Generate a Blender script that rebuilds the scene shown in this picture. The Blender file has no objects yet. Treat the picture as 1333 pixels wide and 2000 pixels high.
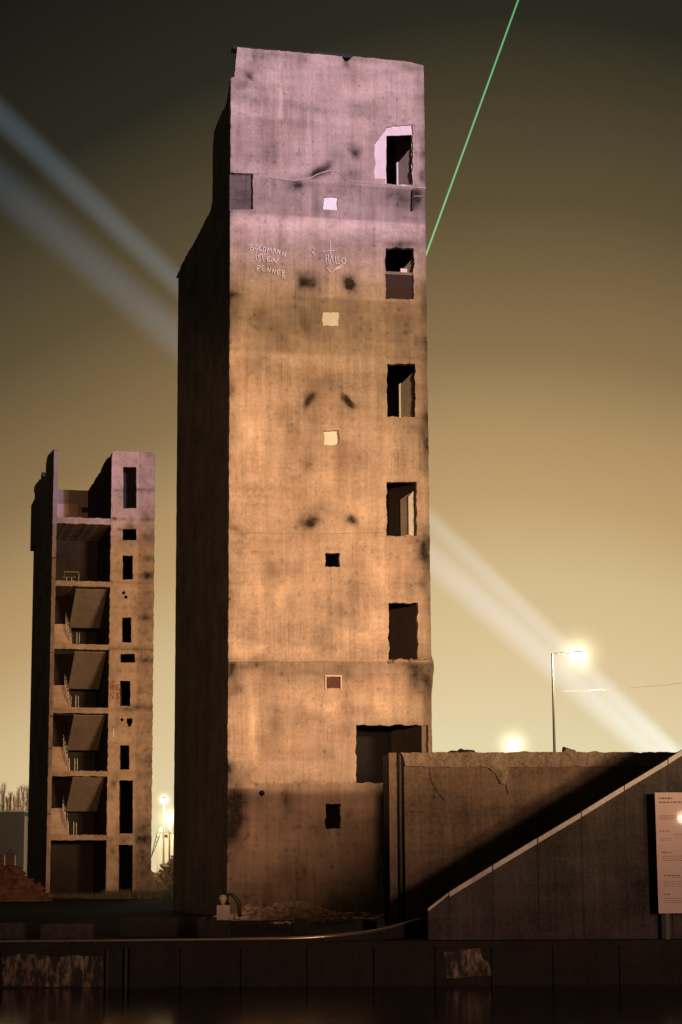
import bpy, bmesh, math, random
import numpy as np
from mathutils import Matrix, Vector
from mathutils.geometry import delaunay_2d_cdt
rnd = random.Random(7)
S = bpy.context.scene
col = S.collection
# ------------------------------------------------------------------ camera
F = 4000.0                                   # focal length in pixels of a 1333 x 2000 picture
TILT = math.atan(700 / F)
ROLL = 0.0057
CAM = np.array([0, 0, 1.75])
cd = bpy.data.cameras.new('camera'); cam = bpy.data.objects.new('camera', cd); col.objects.link(cam)
cd.sensor_fit = 'VERTICAL'; cd.sensor_height = 36; cd.sensor_width = 24; cd.lens = 36 * F / 2000
cd.clip_start = 0.1; cd.clip_end = 6000
MR = Matrix.Rotation(math.pi / 2 + TILT, 3, 'X') @ Matrix.Rotation(-ROLL, 3, 'Z')
cam.matrix_world = Matrix.Translation(CAM) @ MR.to_4x4()
S.camera = cam
RM = np.array(MR)
# ------------------------------------------------------------------ night sky with the town's glow
def lin(c):
    return tuple((x / 255 / 12.92 if x <= 10 else ((x / 255 + .055) / 1.055) ** 2.4) for x in c)
W = bpy.data.worlds.new('World'); S.world = W; W.use_nodes = True
nt = W.node_tree; nt.nodes.clear()
def wn(t, **k):
    n = nt.nodes.new(t)
    for a, b in k.items(): setattr(n, a, b)
    return n
def wm(op, a, b=None):
    n = wn('ShaderNodeMath', operation=op)
    for i, v in enumerate((a, b)):
        if v is None: continue
        if isinstance(v, (int, float)): n.inputs[i].default_value = v
        else: nt.links.new(v, n.inputs[i])
    return n.outputs[0]
tcw = wn('ShaderNodeTexCoord'); sx = wn('ShaderNodeSeparateXYZ'); nt.links.new(tcw.outputs['Generated'], sx.inputs[0])
elev = wm('MULTIPLY', wm('ARCSINE', sx.outputs[2]), 57.2958)
azi = wm('SUBTRACT', wm('MULTIPLY', wm('ARCTAN2', sx.outputs[0], sx.outputs[1]), 57.2958), 4.3)
sv = wm('ADD', elev, wm('MULTIPLY', wm('SUBTRACT', 1.0, wm('EXPONENT', wm('MULTIPLY', wm('MULTIPLY', azi, azi), -.028 / 16))), 16.0))
rmp = wn('ShaderNodeValToRGB'); nt.links.new(wm('DIVIDE', wm('MAXIMUM', sv, 0.0), 60.0), rmp.inputs[0])
sky_stops = [(0, (229, 215, 175)), (3.5, (227, 212, 168)), (5.64, (220, 196, 152)), (8, (209, 184, 138)), (10.2, (189, 157, 110)),
             (12.1, (173, 143, 99)), (14.4, (139, 114, 77)), (18.5, (92, 79, 54)), (23.5, (43, 41, 31)), (29.5, (23, 24, 18)), (60, (11, 11, 9))]
cr = rmp.color_ramp
while len(cr.elements) < len(sky_stops): cr.elements.new(.5)
for e, (p, c) in zip(cr.elements, sky_stops): e.position = p / 60; e.color = (*lin(c), 1)
bg = wn('ShaderNodeBackground'); nt.links.new(rmp.outputs[0], bg.inputs[0])
ns = wn('ShaderNodeTexNoise'); nt.links.new(tcw.outputs['Generated'], ns.inputs['Vector']); ns.inputs['Scale'].default_value = 5; ns.inputs['Detail'].default_value = 5
nt.links.new(wm('ADD', .9, wm('MULTIPLY', ns.outputs['Fac'], .2)), bg.inputs[1])
wo = wn('ShaderNodeOutputWorld'); nt.links.new(bg.outputs[0], wo.inputs[0])
# ------------------------------------------------------------------ floodlights behind the camera, then unseen lamps added for fill and glint
def spot(name, loc, az, el, full, blend, power, color, radius):
    l = bpy.data.lights.new(name, 'SPOT'); l.spot_size = math.radians(full); l.spot_blend = blend
    l.energy = power; l.color = color; l.shadow_soft_size = radius
    o = bpy.data.objects.new(name, l); col.objects.link(o); o.location = loc
    a, e = math.radians(az), math.radians(el)
    o.rotation_euler = Vector((math.sin(a) * math.cos(e), math.cos(a) * math.cos(e), math.sin(e))).to_track_quat('-Z', 'Y').to_euler()
    return o
for k in (-10.5, -3.5, 3.5, 10.5):           # a row of four floodlights on the far side of the river road
    spot('sodium_floodlight', (118 + .92 * k, -200 + .39 * k, 14.5), -23.3, 9.35, 24, .175, 900000, (1, .67, .36), 3.2)
spot('coloured_floodlight', (104, -166, 25.0), -23.2, 14, 28.3, .12, 3500000, (.24, .27, .86), .6)
spot('quay_fill_light', (24.5, 0, 5.2), -16, 0, 70, .6, 35000, (1, .62, .46), 1.6)  # unseen lamp added to fill the quay, ramp wall and notice board
spot('board_glint_light', (19.15, 0, 4.55), -10, 0, 40, .6, 900, (1, .78, .5), .19)  # unseen lamp added for the small glint on the notice board
spot('base_fill_light', (1.0, 0, 6), -6, 4, 19.6, .62, 165000, (1, .54, .31), .8)  # unseen lamp added, its cone narrowed to fill the tall tower's base
S.view_settings.view_transform = 'Standard'; S.view_settings.look = 'None'; S.view_settings.exposure = 0; S.view_settings.gamma = 1
S.view_settings.use_curve_mapping = False
S.render.engine = 'CYCLES'
S.cycles.max_bounces = 6; S.cycles.diffuse_bounces = 3; S.cycles.glossy_bounces = 3; S.cycles.sample_clamp_indirect = 4
S.cycles.caustics_reflective = False; S.cycles.caustics_refractive = False

# ------------------------------------------------------------------ surveying: a picture point on a known plane gives a place in metres
def ray(x, y): return RM @ np.array([(x - 666.5) / F, (1000 - y) / F, -1.0])
def at(x, y, Y):
    d = ray(x, y); return CAM + d * (Y / d[1])
def onplane(x, y, o, n):
    d = ray(x, y); return CAM + d * (np.dot(np.asarray(o) - CAM, n) / np.dot(d, n))
def onz(x, y, z):
    d = ray(x, y); return CAM + d * ((z - CAM[2]) / d[2])
class Frame:                                  # a building's own axes: u along its front, w into it, v up
    def __init__(s, o, deg):
        p = math.radians(deg); s.o = np.array([o[0], o[1], 0.0]); s.rot = p
        s.u = np.array([math.cos(p), math.sin(p), 0]); s.w = np.array([-math.sin(p), math.cos(p), 0])
    def front(s, x, y, w=0.0):
        q = onplane(x, y, s.o + s.w * w, s.w) - s.o; return (float(q @ s.u), float(q[2]))
    def side(s, x, y, u=0.0):
        q = onplane(x, y, s.o + s.u * u, s.u) - s.o; return (float(q @ s.w), float(q[2]))
    def world(s, u, w, v): return s.o + s.u * u + s.w * w + np.array([0, 0, v])
# ------------------------------------------------------------------ objects
def link(name, me, parent=None, mat=None):
    o = bpy.data.objects.new(name, me); col.objects.link(o)
    if parent: o.parent = parent
    if mat is not None and me is not None: me.materials.append(mat)
    return o
def tag(o, label=None, cat=None, group=None, kind=None):
    for k, v in (('label', label), ('category', cat), ('group', group), ('kind', kind)):
        if v: o[k] = v
    return o
def thing(name, label, cat, loc=(0, 0, 0), rz=0, group=None):
    o = link(name, None); o.location = loc; o.rotation_euler = (0, 0, rz); o.empty_display_size = .3
    return tag(o, label, cat, group)
def pyd(name, V, Fc, mat, parent=None):
    me = bpy.data.meshes.new(name); me.from_pydata([tuple(map(float, v)) for v in V], [], Fc); me.update()
    return link(name, me, parent, mat)
class MB:
    def __init__(s): s.v = []; s.f = []
    def add(s, V, Fc):
        n = len(s.v); s.v += [tuple(map(float, v)) for v in V]; s.f += [tuple(i + n for i in q) for q in Fc]; return s
    def box(s, a, b):
        (x0, y0, z0), (x1, y1, z1) = a, b
        return s.add([(x0, y0, z0), (x1, y0, z0), (x1, y1, z0), (x0, y1, z0), (x0, y0, z1), (x1, y0, z1), (x1, y1, z1), (x0, y1, z1)],
                     [(0, 3, 2, 1), (4, 5, 6, 7), (0, 1, 5, 4), (1, 2, 6, 5), (2, 3, 7, 6), (3, 0, 4, 7)])
    def prism(s, P, n):                       # polygon P in 3-D pushed along n
        n = np.asarray(n, float); k = len(P); P = [np.asarray(p, float) for p in P]
        return s.add(P + [p + n for p in P], [tuple(range(k)), tuple(range(2 * k - 1, k - 1, -1))] + [(i, i + k, (i + 1) % k + k, (i + 1) % k) for i in range(k)])
    def tube(s, pts, r, n=8, cap=True):
        pts = [np.asarray(p, float) for p in pts]; R = r if hasattr(r, '__len__') else [r] * len(pts); V = []; Fc = []
        for i, p in enumerate(pts):
            t = pts[min(i + 1, len(pts) - 1)] - pts[max(i - 1, 0)]; t /= np.linalg.norm(t)
            a = np.cross(t, (0, 0, 1) if abs(t[2]) < .9 else (1, 0, 0)); a /= np.linalg.norm(a); b = np.cross(t, a)
            V += [p + R[i] * (a * math.cos(2 * math.pi * j / n) + b * math.sin(2 * math.pi * j / n)) for j in range(n)]
        for i in range(len(pts) - 1):
            Fc += [(i * n + j, i * n + (j + 1) % n, (i + 1) * n + (j + 1) % n, (i + 1) * n + j) for j in range(n)]
        if cap: Fc += [tuple(range(n - 1, -1, -1)), tuple(range((len(pts) - 1) * n, len(pts) * n))]
        return s.add(V, Fc)
    def lathe(s, prof, c=(0, 0, 0), n=12):
        V = []; Fc = []
        for (r, z) in prof: V += [(c[0] + r * math.cos(2 * math.pi * j / n), c[1] + r * math.sin(2 * math.pi * j / n), c[2] + z) for j in range(n)]
        for i in range(len(prof) - 1): Fc += [(i * n + j, i * n + (j + 1) % n, (i + 1) * n + (j + 1) % n, (i + 1) * n + j) for j in range(n)]
        Fc += [tuple(range(n - 1, -1, -1)), tuple(range((len(prof) - 1) * n, len(prof) * n))]
        return s.add(V, Fc)
    def rock(s, c, r, sq=.7, n=1):
        bm = bmesh.new(); bmesh.ops.create_icosphere(bm, subdivisions=n, radius=1)
        rz = rnd.random() * 6.28; ax = [rnd.uniform(.6, 1.3) for _ in range(3)]
        V = []
        for v in bm.verts:
            k = r * rnd.uniform(.72, 1.12); x, y, z = v.co.x * ax[0] * k, v.co.y * ax[1] * k, v.co.z * ax[2] * k * sq
            V.append((c[0] + x * math.cos(rz) - y * math.sin(rz), c[1] + x * math.sin(rz) + y * math.cos(rz), c[2] + z))
        Fc = [tuple(v.index for v in f.verts) for f in bm.faces]; bm.free(); return s.add(V, Fc)
    def build(s, name, mat, parent=None, smooth=False):
        o = pyd(name, s.v, s.f, mat, parent)
        if smooth:
            for p in o.data.polygons: p.use_smooth = True
        return o
# ------------------------------------------------------------------ noise for wear
def vnoise(x, y, seed=0):
    r = np.random.RandomState(seed).rand(64, 64)
    xi = np.floor(x).astype(int); yi = np.floor(y).astype(int); fx = x - xi; fy = y - yi
    fx = fx * fx * (3 - 2 * fx); fy = fy * fy * (3 - 2 * fy)
    g = lambda a, b: r[a % 64, b % 64]
    return (g(xi, yi) * (1 - fx) + g(xi + 1, yi) * fx) * (1 - fy) + (g(xi, yi + 1) * (1 - fx) + g(xi + 1, yi + 1) * fx) * fy
def fbm(x, y, seed=0, o=4):
    return sum(vnoise(x * 2 ** i + 7.3 * i, y * 2 ** i + 3.1 * i, seed + i) * .5 ** (i + 1) for i in range(o)) / (1 - .5 ** o)
def inside(px, py, ring):
    r = np.asarray(ring); c = np.zeros(len(px), bool)
    for (x0, y0), (x1, y1) in zip(r, np.roll(r, -1, 0)):
        if y0 == y1: continue
        c ^= ((y0 > py) != (y1 > py)) & (px < (x1 - x0) * (py - y0) / (y1 - y0) + x0)
    return c
def densify(ring, step, jag=0.0):
    out = []
    for (x0, y0), (x1, y1) in zip(ring, ring[1:] + ring[:1]):
        L = math.hypot(x1 - x0, y1 - y0); n = max(1, int(round(L / step)))
        ph, fq = [rnd.uniform(0, 6.28) for _ in range(3)], [rnd.uniform(1.5, 3), rnd.uniform(4, 7), rnd.uniform(9, 14)]
        for i in range(n):
            t = i / n; j = 0 if i == 0 else (rnd.uniform(-.5, .5) + .9 * math.sin(ph[0] + fq[0] * t * L) * math.sin(ph[1] + fq[1] * t * L) + .35 * math.sin(ph[2] + fq[2] * t * L)) * jag * min(1, 6 * t, 6 * (1 - t))
            nx, ny = -(y1 - y0) / max(L, 1e-6), (x1 - x0) / max(L, 1e-6)
            out.append((x0 + (x1 - x0) * t + nx * j, y0 + (y1 - y0) * t + ny * j))
    return out
FRONT = lambda a, b, d: np.stack([a, d, b], 1)
SIDE = lambda a, b, d: np.stack([d, a, b], 1)
def sheet(name, outline, holes, d0, d1, mat, parent, step=.12, soot=None, relief=None, jag=.0, hjag=.015, mp=FRONT, grid=True):
    """a slab with ragged openings: outline and holes in its plane, thickness d0..d1; soot = wear and some painted light and shade, kept as a point attribute"""
    rings = [densify(list(outline), step, jag)] + [densify(list(h), step * .8, hjag) for h in holes]
    R = np.array([p for r in rings for p in r]); P = R
    if grid:
        lo, hi = R.min(0), R.max(0)
        gx, gy = np.meshgrid(np.arange(lo[0] + step / 2, hi[0], step), np.arange(lo[1] + step / 2, hi[1], step))
        G = np.stack([gx.ravel(), gy.ravel()], 1); G += np.random.RandomState(3).uniform(-.2, .2, G.shape) * step
        ok = inside(G[:, 0], G[:, 1], rings[0])
        for h in rings[1:]: ok &= ~inside(G[:, 0], G[:, 1], h)
        G = G[ok]; near = np.ones(len(G), bool)
        for i in range(0, len(G), 2000):
            dd = ((G[i:i + 2000, None] - R[None]) ** 2).sum(2).min(1); near[i:i + 2000] = dd > (.45 * step) ** 2
        P = np.vstack([R, G[near]])
    E = []; k = 0
    for r in rings:
        n = len(r); E += [(k + i, k + (i + 1) % n) for i in range(n)]; k += n
    ov, oe, of = delaunay_2d_cdt([Vector(p) for p in P], E, [], 0, 1e-6)[:3]
    V = np.array([(v[0], v[1]) for v in ov]); n = len(V)
    cen = np.array([V[list(f)].mean(0) for f in of]); keep = inside(cen[:, 0], cen[:, 1], rings[0])
    for h in rings[1:]: keep &= ~inside(cen[:, 0], cen[:, 1], h)
    of = [f for f, k in zip(of, keep) if k]
    front = np.full(n, d0, float)
    if relief is not None: front = front + relief(V[:, 0], V[:, 1])
    XYZ = np.vstack([mp(V[:, 0], V[:, 1], front), mp(V[:, 0], V[:, 1], np.full(n, d1, float))])
    cnt = {}
    for f in of:
        for a, b in zip(f, f[1:] + f[:1]): cnt[(min(a, b), max(a, b))] = cnt.get((min(a, b), max(a, b)), 0) + 1
    Fc = [tuple(f) for f in of] + [tuple(i + n for i in reversed(f)) for f in of] + [(a, b, b + n, a + n) for (a, b), c in cnt.items() if c == 1]
    o = pyd(name, XYZ, Fc, mat, parent)
    s = np.zeros(n) if soot is None else np.clip(soot(V[:, 0], V[:, 1]), -.6, 1)
    at_ = o.data.attributes.new('wear', 'FLOAT', 'POINT'); at_.data.foreach_set('value', np.concatenate([s, s]).astype(np.float32))
    return o
# ------------------------------------------------------------------ materials
def mat(name):
    m = bpy.data.materials.new(name); m.use_nodes = True; nt = m.node_tree; return m, nt, nt.nodes['Principled BSDF']
class N:
    def __init__(s, nt): s.nt = nt
    def node(s, t, **k):
        n = s.nt.nodes.new(t)
        for a, b in k.items(): setattr(n, a, b)
        return n
    def put(s, sock, v):
        if hasattr(v, 'is_linked') or hasattr(v, 'links'): s.nt.links.new(v, sock)
        else: sock.default_value = v
    def m(s, op, a, b=0.0, clamp=False):
        n = s.node('ShaderNodeMath', operation=op, use_clamp=clamp); s.put(n.inputs[0], a); s.put(n.inputs[1], b); return n.outputs[0]
    def noise(s, co, scale, det=4, stretch=None, rough=.55):
        if stretch:
            mp = s.node('ShaderNodeMapping'); s.nt.links.new(co, mp.inputs[0]); mp.inputs['Scale'].default_value = stretch; co = mp.outputs[0]
        n = s.node('ShaderNodeTexNoise'); n.inputs['Scale'].default_value = scale; n.inputs['Detail'].default_value = det
        n.inputs['Roughness'].default_value = rough; s.nt.links.new(co, n.inputs['Vector']); return n.outputs['Fac']
def concrete(name, base, amp=(.5, .45, .25, .5), wear=True, dark=(.022, .016, .013), boards=.6, bump=.35, stain=(.27, .15, .085)):
    m, nt, b = mat(name); n = N(nt); co = n.node('ShaderNodeTexCoord').outputs['Object']
    big = n.noise(co, .45, 6, None, .62); st = n.m('ADD', n.m('MULTIPLY', n.noise(co, 1.0, 5, (2.6, 2.6, .14)), .5), n.m('MULTIPLY', n.noise(co, 1.0, 5, (8, 8, .45), .65), .4)); hz = n.m('ADD', n.m('MULTIPLY', n.noise(co, 1.0, 5, (.16, .16, 1.3)), .75), n.m('MULTIPLY', n.noise(co, 1.0, 4, (.9, .9, 6)), .25)); gr = n.noise(co, 9, 5, None, .7)
    v = 1.0
    for t, a in zip((big, st, hz, gr), amp): v = n.m('ADD', v, n.m('MULTIPLY', n.m('SUBTRACT', t, .5), a * 2 * .8))
    dr = n.m('MULTIPLY', n.m('MAXIMUM', n.m('SUBTRACT', n.noise(co, 1.0, 4, (13, 13, .2), .6), .57), 0.0), n.m('MULTIPLY', n.m('MAXIMUM', n.m('SUBTRACT', n.noise(co, .5, 3), .42), 0.0), 14.0))
    v = n.m('SUBTRACT', v, dr)
    if boards:                                # shuttering joints
        sx = n.node('ShaderNodeSeparateXYZ'); nt.links.new(co, sx.inputs[0])
        h = n.m('ADD', sx.outputs[0], sx.outputs[1])
        fr = n.m('FRACT', n.m('DIVIDE', h, boards)); ln = n.m('LESS_THAN', n.m('ABSOLUTE', n.m('SUBTRACT', fr, .5)), .02)
        ln = n.m('MULTIPLY', ln, n.m('GREATER_THAN', st, .5))
        v = n.m('SUBTRACT', v, n.m('MULTIPLY', ln, .13))
    mx = n.node('ShaderNodeMix', data_type='RGBA', blend_type='MULTIPLY'); mx.inputs[0].default_value = 1
    mx.inputs[6].default_value = (*base, 1); cv = n.node('ShaderNodeCombineColor')
    for i in range(3): nt.links.new(v, cv.inputs[i])
    nt.links.new(cv.outputs[0], mx.inputs[7]); c = mx.outputs[2]
    # warm rust-brown patches
    pm = n.node('ShaderNodeMapRange'); nt.links.new(n.noise(co, .8, 6, (1, 1, .5)), pm.inputs[0]); pm.inputs[1].default_value = .5; pm.inputs[2].default_value = .75
    m2 = n.node('ShaderNodeMix', data_type='RGBA'); nt.links.new(n.m('MULTIPLY', pm.outputs[0], .35), m2.inputs[0]); nt.links.new(c, m2.inputs[6]); m2.inputs[7].default_value = (*stain, 1); c = m2.outputs[2]
    if wear:
        at_ = n.node('ShaderNodeAttribute', attribute_name='wear')
        m3 = n.node('ShaderNodeMix', data_type='RGBA'); nt.links.new(n.m('MULTIPLY', at_.outputs['Fac'], n.m('ADD', n.m('MULTIPLY', gr, .7), .65), True), m3.inputs[0])
        lt = n.node('ShaderNodeMix', data_type='RGBA', blend_type='MULTIPLY'); lt.inputs[0].default_value = 1; nt.links.new(c, lt.inputs[6])
        lv = n.m('ADD', 1.0, n.m('MULTIPLY', n.m('MAXIMUM', n.m('MULTIPLY', at_.outputs['Fac'], -1.0), 0.0), 1.0)); cl = n.node('ShaderNodeCombineColor')
        for i in range(3): nt.links.new(lv, cl.inputs[i])
        nt.links.new(cl.outputs[0], lt.inputs[7]); c = lt.outputs[2]
        nt.links.new(c, m3.inputs[6]); m3.inputs[7].default_value = (*dark, 1); c = m3.outputs[2]
    nt.links.new(c, b.inputs['Base Color']); b.inputs['Roughness'].default_value = .92; b.inputs['Specular IOR Level'].default_value = .2
    bp = n.node('ShaderNodeBump'); bp.inputs['Strength'].default_value = bump; bp.inputs['Distance'].default_value = .05
    nt.links.new(n.m('ADD', n.m('ADD', gr, n.m('MULTIPLY', st, 1.2)), n.noise(co, 28, 3)), bp.inputs['Height']); nt.links.new(bp.outputs[0], b.inputs['Normal'])
    return m
def plain(name, base, rough=.8, metal=0.0, var=.3, scale=6, bump=.2, spec=.3):
    m, nt, b = mat(name); n = N(nt); co = n.node('ShaderNodeTexCoord').outputs['Object']
    g = n.noise(co, scale, 5); g2 = n.noise(co, scale * .2, 3)
    v = n.m('ADD', n.m('ADD', 1 - var, n.m('MULTIPLY', g, var)), n.m('MULTIPLY', g2, var))
    mx = n.node('ShaderNodeMix', data_type='RGBA', blend_type='MULTIPLY'); mx.inputs[0].default_value = 1; mx.inputs[6].default_value = (*base, 1)
    cv = n.node('ShaderNodeCombineColor')
    for i in range(3): nt.links.new(v, cv.inputs[i])
    nt.links.new(cv.outputs[0], mx.inputs[7]); nt.links.new(mx.outputs[2], b.inputs['Base Color'])
    b.inputs['Roughness'].default_value = rough; b.inputs['Metallic'].default_value = metal; b.inputs['Specular IOR Level'].default_value = spec
    if bump:
        bp = n.node('ShaderNodeBump'); bp.inputs['Strength'].default_value = bump; bp.inputs['Distance'].default_value = .03
        nt.links.new(g, bp.inputs['Height']); nt.links.new(bp.outputs[0], b.inputs['Normal'])
    return m
def glow(name, c, st):
    m, nt, b = mat(name); nt.nodes.remove(b); e = nt.nodes.new('ShaderNodeEmission'); e.inputs[0].default_value = (*c, 1); e.inputs[1].default_value = st
    nt.links.new(e.outputs[0], nt.nodes['Material Output'].inputs[0]); return m
M = {}
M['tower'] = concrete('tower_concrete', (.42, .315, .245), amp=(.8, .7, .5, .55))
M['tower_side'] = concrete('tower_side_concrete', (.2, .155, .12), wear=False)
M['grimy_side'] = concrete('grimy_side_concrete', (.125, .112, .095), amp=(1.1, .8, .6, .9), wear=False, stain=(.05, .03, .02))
M['small_tower'] = concrete('small_tower_concrete', (.47, .325, .235), amp=(.6, .4, .35, .8), bump=.6)
M['recess'] = concrete('dark_recess_concrete', (.105, .08, .068), amp=(1.4, .5, .3, .9), wear=False, stain=(.04, .03, .025))  # darker than the wall round the recess
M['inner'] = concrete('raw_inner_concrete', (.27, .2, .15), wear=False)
M['dark_inner'] = plain('shade_black_inner_wall', (.007, .0055, .0045))  # interior shade put into a near-black wall colour
M['stair_inner'] = concrete('shade_black_stair_wall', (.032, .023, .017), amp=(1.0, .4, .3, .6), wear=False, stain=(.03, .02, .015))  # shade of the deep stair bays put into the wall colour
M['stucco'] = plain('white_plaster', (.6, .5, .46), .9, var=.3, scale=4)
M['board'] = plain('pale_insulation_board', (.66, .63, .58), .85, var=.26, scale=5)
M['rust'] = plain('rust_red_board', (.085, .036, .028), .85)
M['maroon'] = plain('maroon_panel', (.035, .016, .014), .8)
M['tar_and_shade'] = plain('tar_and_shade_black', (.012, .01, .009), .7)  # roofing tar, also the black that stands in for shade in gaps
M['chalk'] = plain('chalk_white_paint', (.72, .66, .62), .9, var=.45, scale=9, bump=0)
M['red_paint'] = plain('red_spray_paint', (.3, .07, .05), .8, bump=0)
M['steel'] = plain('galvanised_steel', (.3, .28, .25), .5, .6)
M['dark_steel'] = plain('dark_steel', (.05, .045, .04), .5, .5)
M['wall2'] = concrete('retaining_concrete', (.175, .115, .08), amp=(1.0, 1.0, .8, .9), wear=False, boards=1.2)
M['rough_cap'] = concrete('broken_cap_concrete', (.3, .215, .15), amp=(.7, .2, .3, 1.0), wear=False, boards=0, bump=1.0)
M['granite'] = concrete('dark_granite', (.075, .06, .05), amp=(1.2, 1.3, .8, 1.0), wear=False, boards=0, stain=(.06, .035, .025))
M['coping'] = concrete('pale_coping_stone', (.66, .58, .5), amp=(.4, .2, .2, .5), wear=False, boards=0)
M['quay'] = concrete('wet_quay_concrete', (.032, .025, .019), amp=(.7, .7, .3, .8), wear=False, boards=0, stain=(.02, .012, .008))
M['quay_pale'] = concrete('flaking_pale_render', (.2, .135, .095), amp=(1.2, 1.2, .3, 1.2), wear=False, boards=0, stain=(.09, .045, .03))
M['rubble'] = plain('rubble_debris', (.42, .3, .22), .95, var=.5, scale=5, bump=.6)
M['brick_rubble'] = plain('brick_red_rubble', (.2, .09, .06), .95, var=.5, scale=4, bump=.6)
M['grey_cladding'] = plain('grey_cladding', (.14, .135, .115), .7, var=.15, scale=1.5)
M['cream'] = plain('cream_sheet', (.75, .68, .5), .6, var=.15)
M['bark'] = plain('bare_bark', (.42, .29, .17), .9)
M['lens_warm'] = glow('sodium_lens', (1, .86, .55), 30)
M['lens_white'] = glow('mercury_lens', (1, .97, .82), 30)
# ground
m, nt_, b = mat('dark_ground'); n = N(nt_); co = n.node('ShaderNodeTexCoord').outputs['Object']
g = n.noise(co, .6, 8, None, .65); cr = n.node('ShaderNodeValToRGB'); nt_.links.new(g, cr.inputs[0])
cr.color_ramp.elements[0].position = .3; cr.color_ramp.elements[0].color = (.018, .014, .011, 1); cr.color_ramp.elements[1].position = .75; cr.color_ramp.elements[1].color = (.085, .062, .045, 1)
nt_.links.new(cr.outputs[0], b.inputs['Base Color']); b.inputs['Roughness'].default_value = .95; b.inputs['Specular IOR Level'].default_value = .1
bp = n.node('ShaderNodeBump'); bp.inputs['Strength'].default_value = .8; bp.inputs['Distance'].default_value = .15; nt_.links.new(n.noise(co, 3, 8, None, .7), bp.inputs['Height']); nt_.links.new(bp.outputs[0], b.inputs['Normal'])
M['ground'] = m
m, nt_, b = mat('river_water'); n = N(nt_); co = n.node('ShaderNodeTexCoord').outputs['Object']
b.inputs['Base Color'].default_value = (.004, .0045, .004, 1); b.inputs['Roughness'].default_value = .12; b.inputs['IOR'].default_value = 1.22
bp = n.node('ShaderNodeBump'); bp.inputs['Strength'].default_value = .12; bp.inputs['Distance'].default_value = .05
nt_.links.new(n.noise(co, 1.0, 4, (.8, 2.6, 1)), bp.inputs['Height']); nt_.links.new(bp.outputs[0], b.inputs['Normal'])
M['water'] = m
# ------------------------------------------------------------------ ground, river, quay
QY = 58.0; QZ = -.2; WZ = -1.4
V = []; Fc = []
ys = [QY + .25, 62, 66, 70, 75, 80, 90, 110, 150, 220, 400, 900, 3500]; xs = [-3000, -400, -120, -60, -40, -30, -20, -12, -6, 0, 6, 12, 20, 30, 60, 120, 400, 3000]
for y in ys:
    for x in xs:
        t = min(1, (y - QY) / 10); V.append((x, y, QZ - .02 + (-QZ) * t + (rnd.uniform(-.06, .06) if 60 < y < 160 and abs(x) < 100 else 0)))
nx = len(xs)
Fc = [(j * nx + i, j * nx + i + 1, (j + 1) * nx + i + 1, (j + 1) * nx + i) for j in range(len(ys) - 1) for i in range(nx - 1)]
tag(pyd('ground', V, Fc, M['ground']), kind='structure')
tag(pyd('river', [(-900, -60, WZ), (900, -60, WZ), (900, QY + .6, WZ), (-900, QY + .6, WZ)], [(0, 1, 2, 3)], M['water']), kind='structure')
# quay wall: one body, with panels, posts and flaking render as pieces of it
quay = thing('quay_wall', 'long dark wet concrete quay wall rising from the black river', 'quay wall', (0, QY, 0))
MB().box((-120, .12, WZ - 2), (120, .9, QZ - .02)).build('wall_core', M['quay'], quay)
MB().box((-120, -.06, QZ - .16), (120, 1.0, QZ)).build('coping', M['quay'], quay)
px_edges = [-260, -120, 0, 205, 252, 352, 470, 600, 730, 850, 960, 1080, 1210, 1340, 1480]
for a, b_ in zip(px_edges, px_edges[1:]):
    xa, xb = at(a, 1880, QY)[0] + .015, at(b_, 1880, QY)[0] - .015
    if a == 205:                              # the ladder niche is left open
        for s_, sx_ in ((xa + .02, 1), (xb - .1, 1)): MB().box((s_, -.02, WZ - 1), (s_ + .08, .11, QZ - .17)).build('niche_post', M['dark_steel'], quay)
        continue
    MB().box((xa, rnd.uniform(.0, .03), WZ - 1.5), (xb, .117, QZ - .163)).build('wall_panel', M['quay'], quay)
m, nt_, b = mat('flaking_render'); n = N(nt_); co = n.node('ShaderNodeTexCoord').outputs['Object']
k = n.node('ShaderNodeMapRange'); nt_.links.new(n.m('ADD', n.noise(co, 2.2, 7, (1.3, 1, .5), .68), n.m('MULTIPLY', n.m('SUBTRACT', n.noise(co, 7, 5, (1, 1, .35), .7), .5), .5)), k.inputs[0]); k.inputs[1].default_value = .46; k.inputs[2].default_value = .62
mx = n.node('ShaderNodeMix', data_type='RGBA'); nt_.links.new(k.outputs[0], mx.inputs[0]); mx.inputs[6].default_value = (.03, .022, .017, 1); mx.inputs[7].default_value = (.32, .21, .14, 1)
nt_.links.new(mx.outputs[2], b.inputs['Base Color']); b.inputs['Roughness'].default_value = .9
bp = n.node('ShaderNodeBump'); bp.inputs['Strength'].default_value = .8; bp.inputs['Distance'].default_value = .03; nt_.links.new(k.outputs[0], bp.inputs['Height']); nt_.links.new(bp.outputs[0], b.inputs['Normal'])
M['flaking'] = m
def render_panel(pts):
    P = [(p[0], p[2]) for p in (at(x, y, QY) for x, y in pts)]
    sheet('flaking_render', P, [], -.02, .02, M['flaking'], quay, step=.1, jag=.03, grid=False)
render_panel([(4, 1872), (40, 1862), (110, 1868), (198, 1866), (201, 1926), (6, 1926)])
render_panel([(866, 1858), (938, 1852), (942, 1870), (958, 1884), (960, 1906), (872, 1910)])
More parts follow.
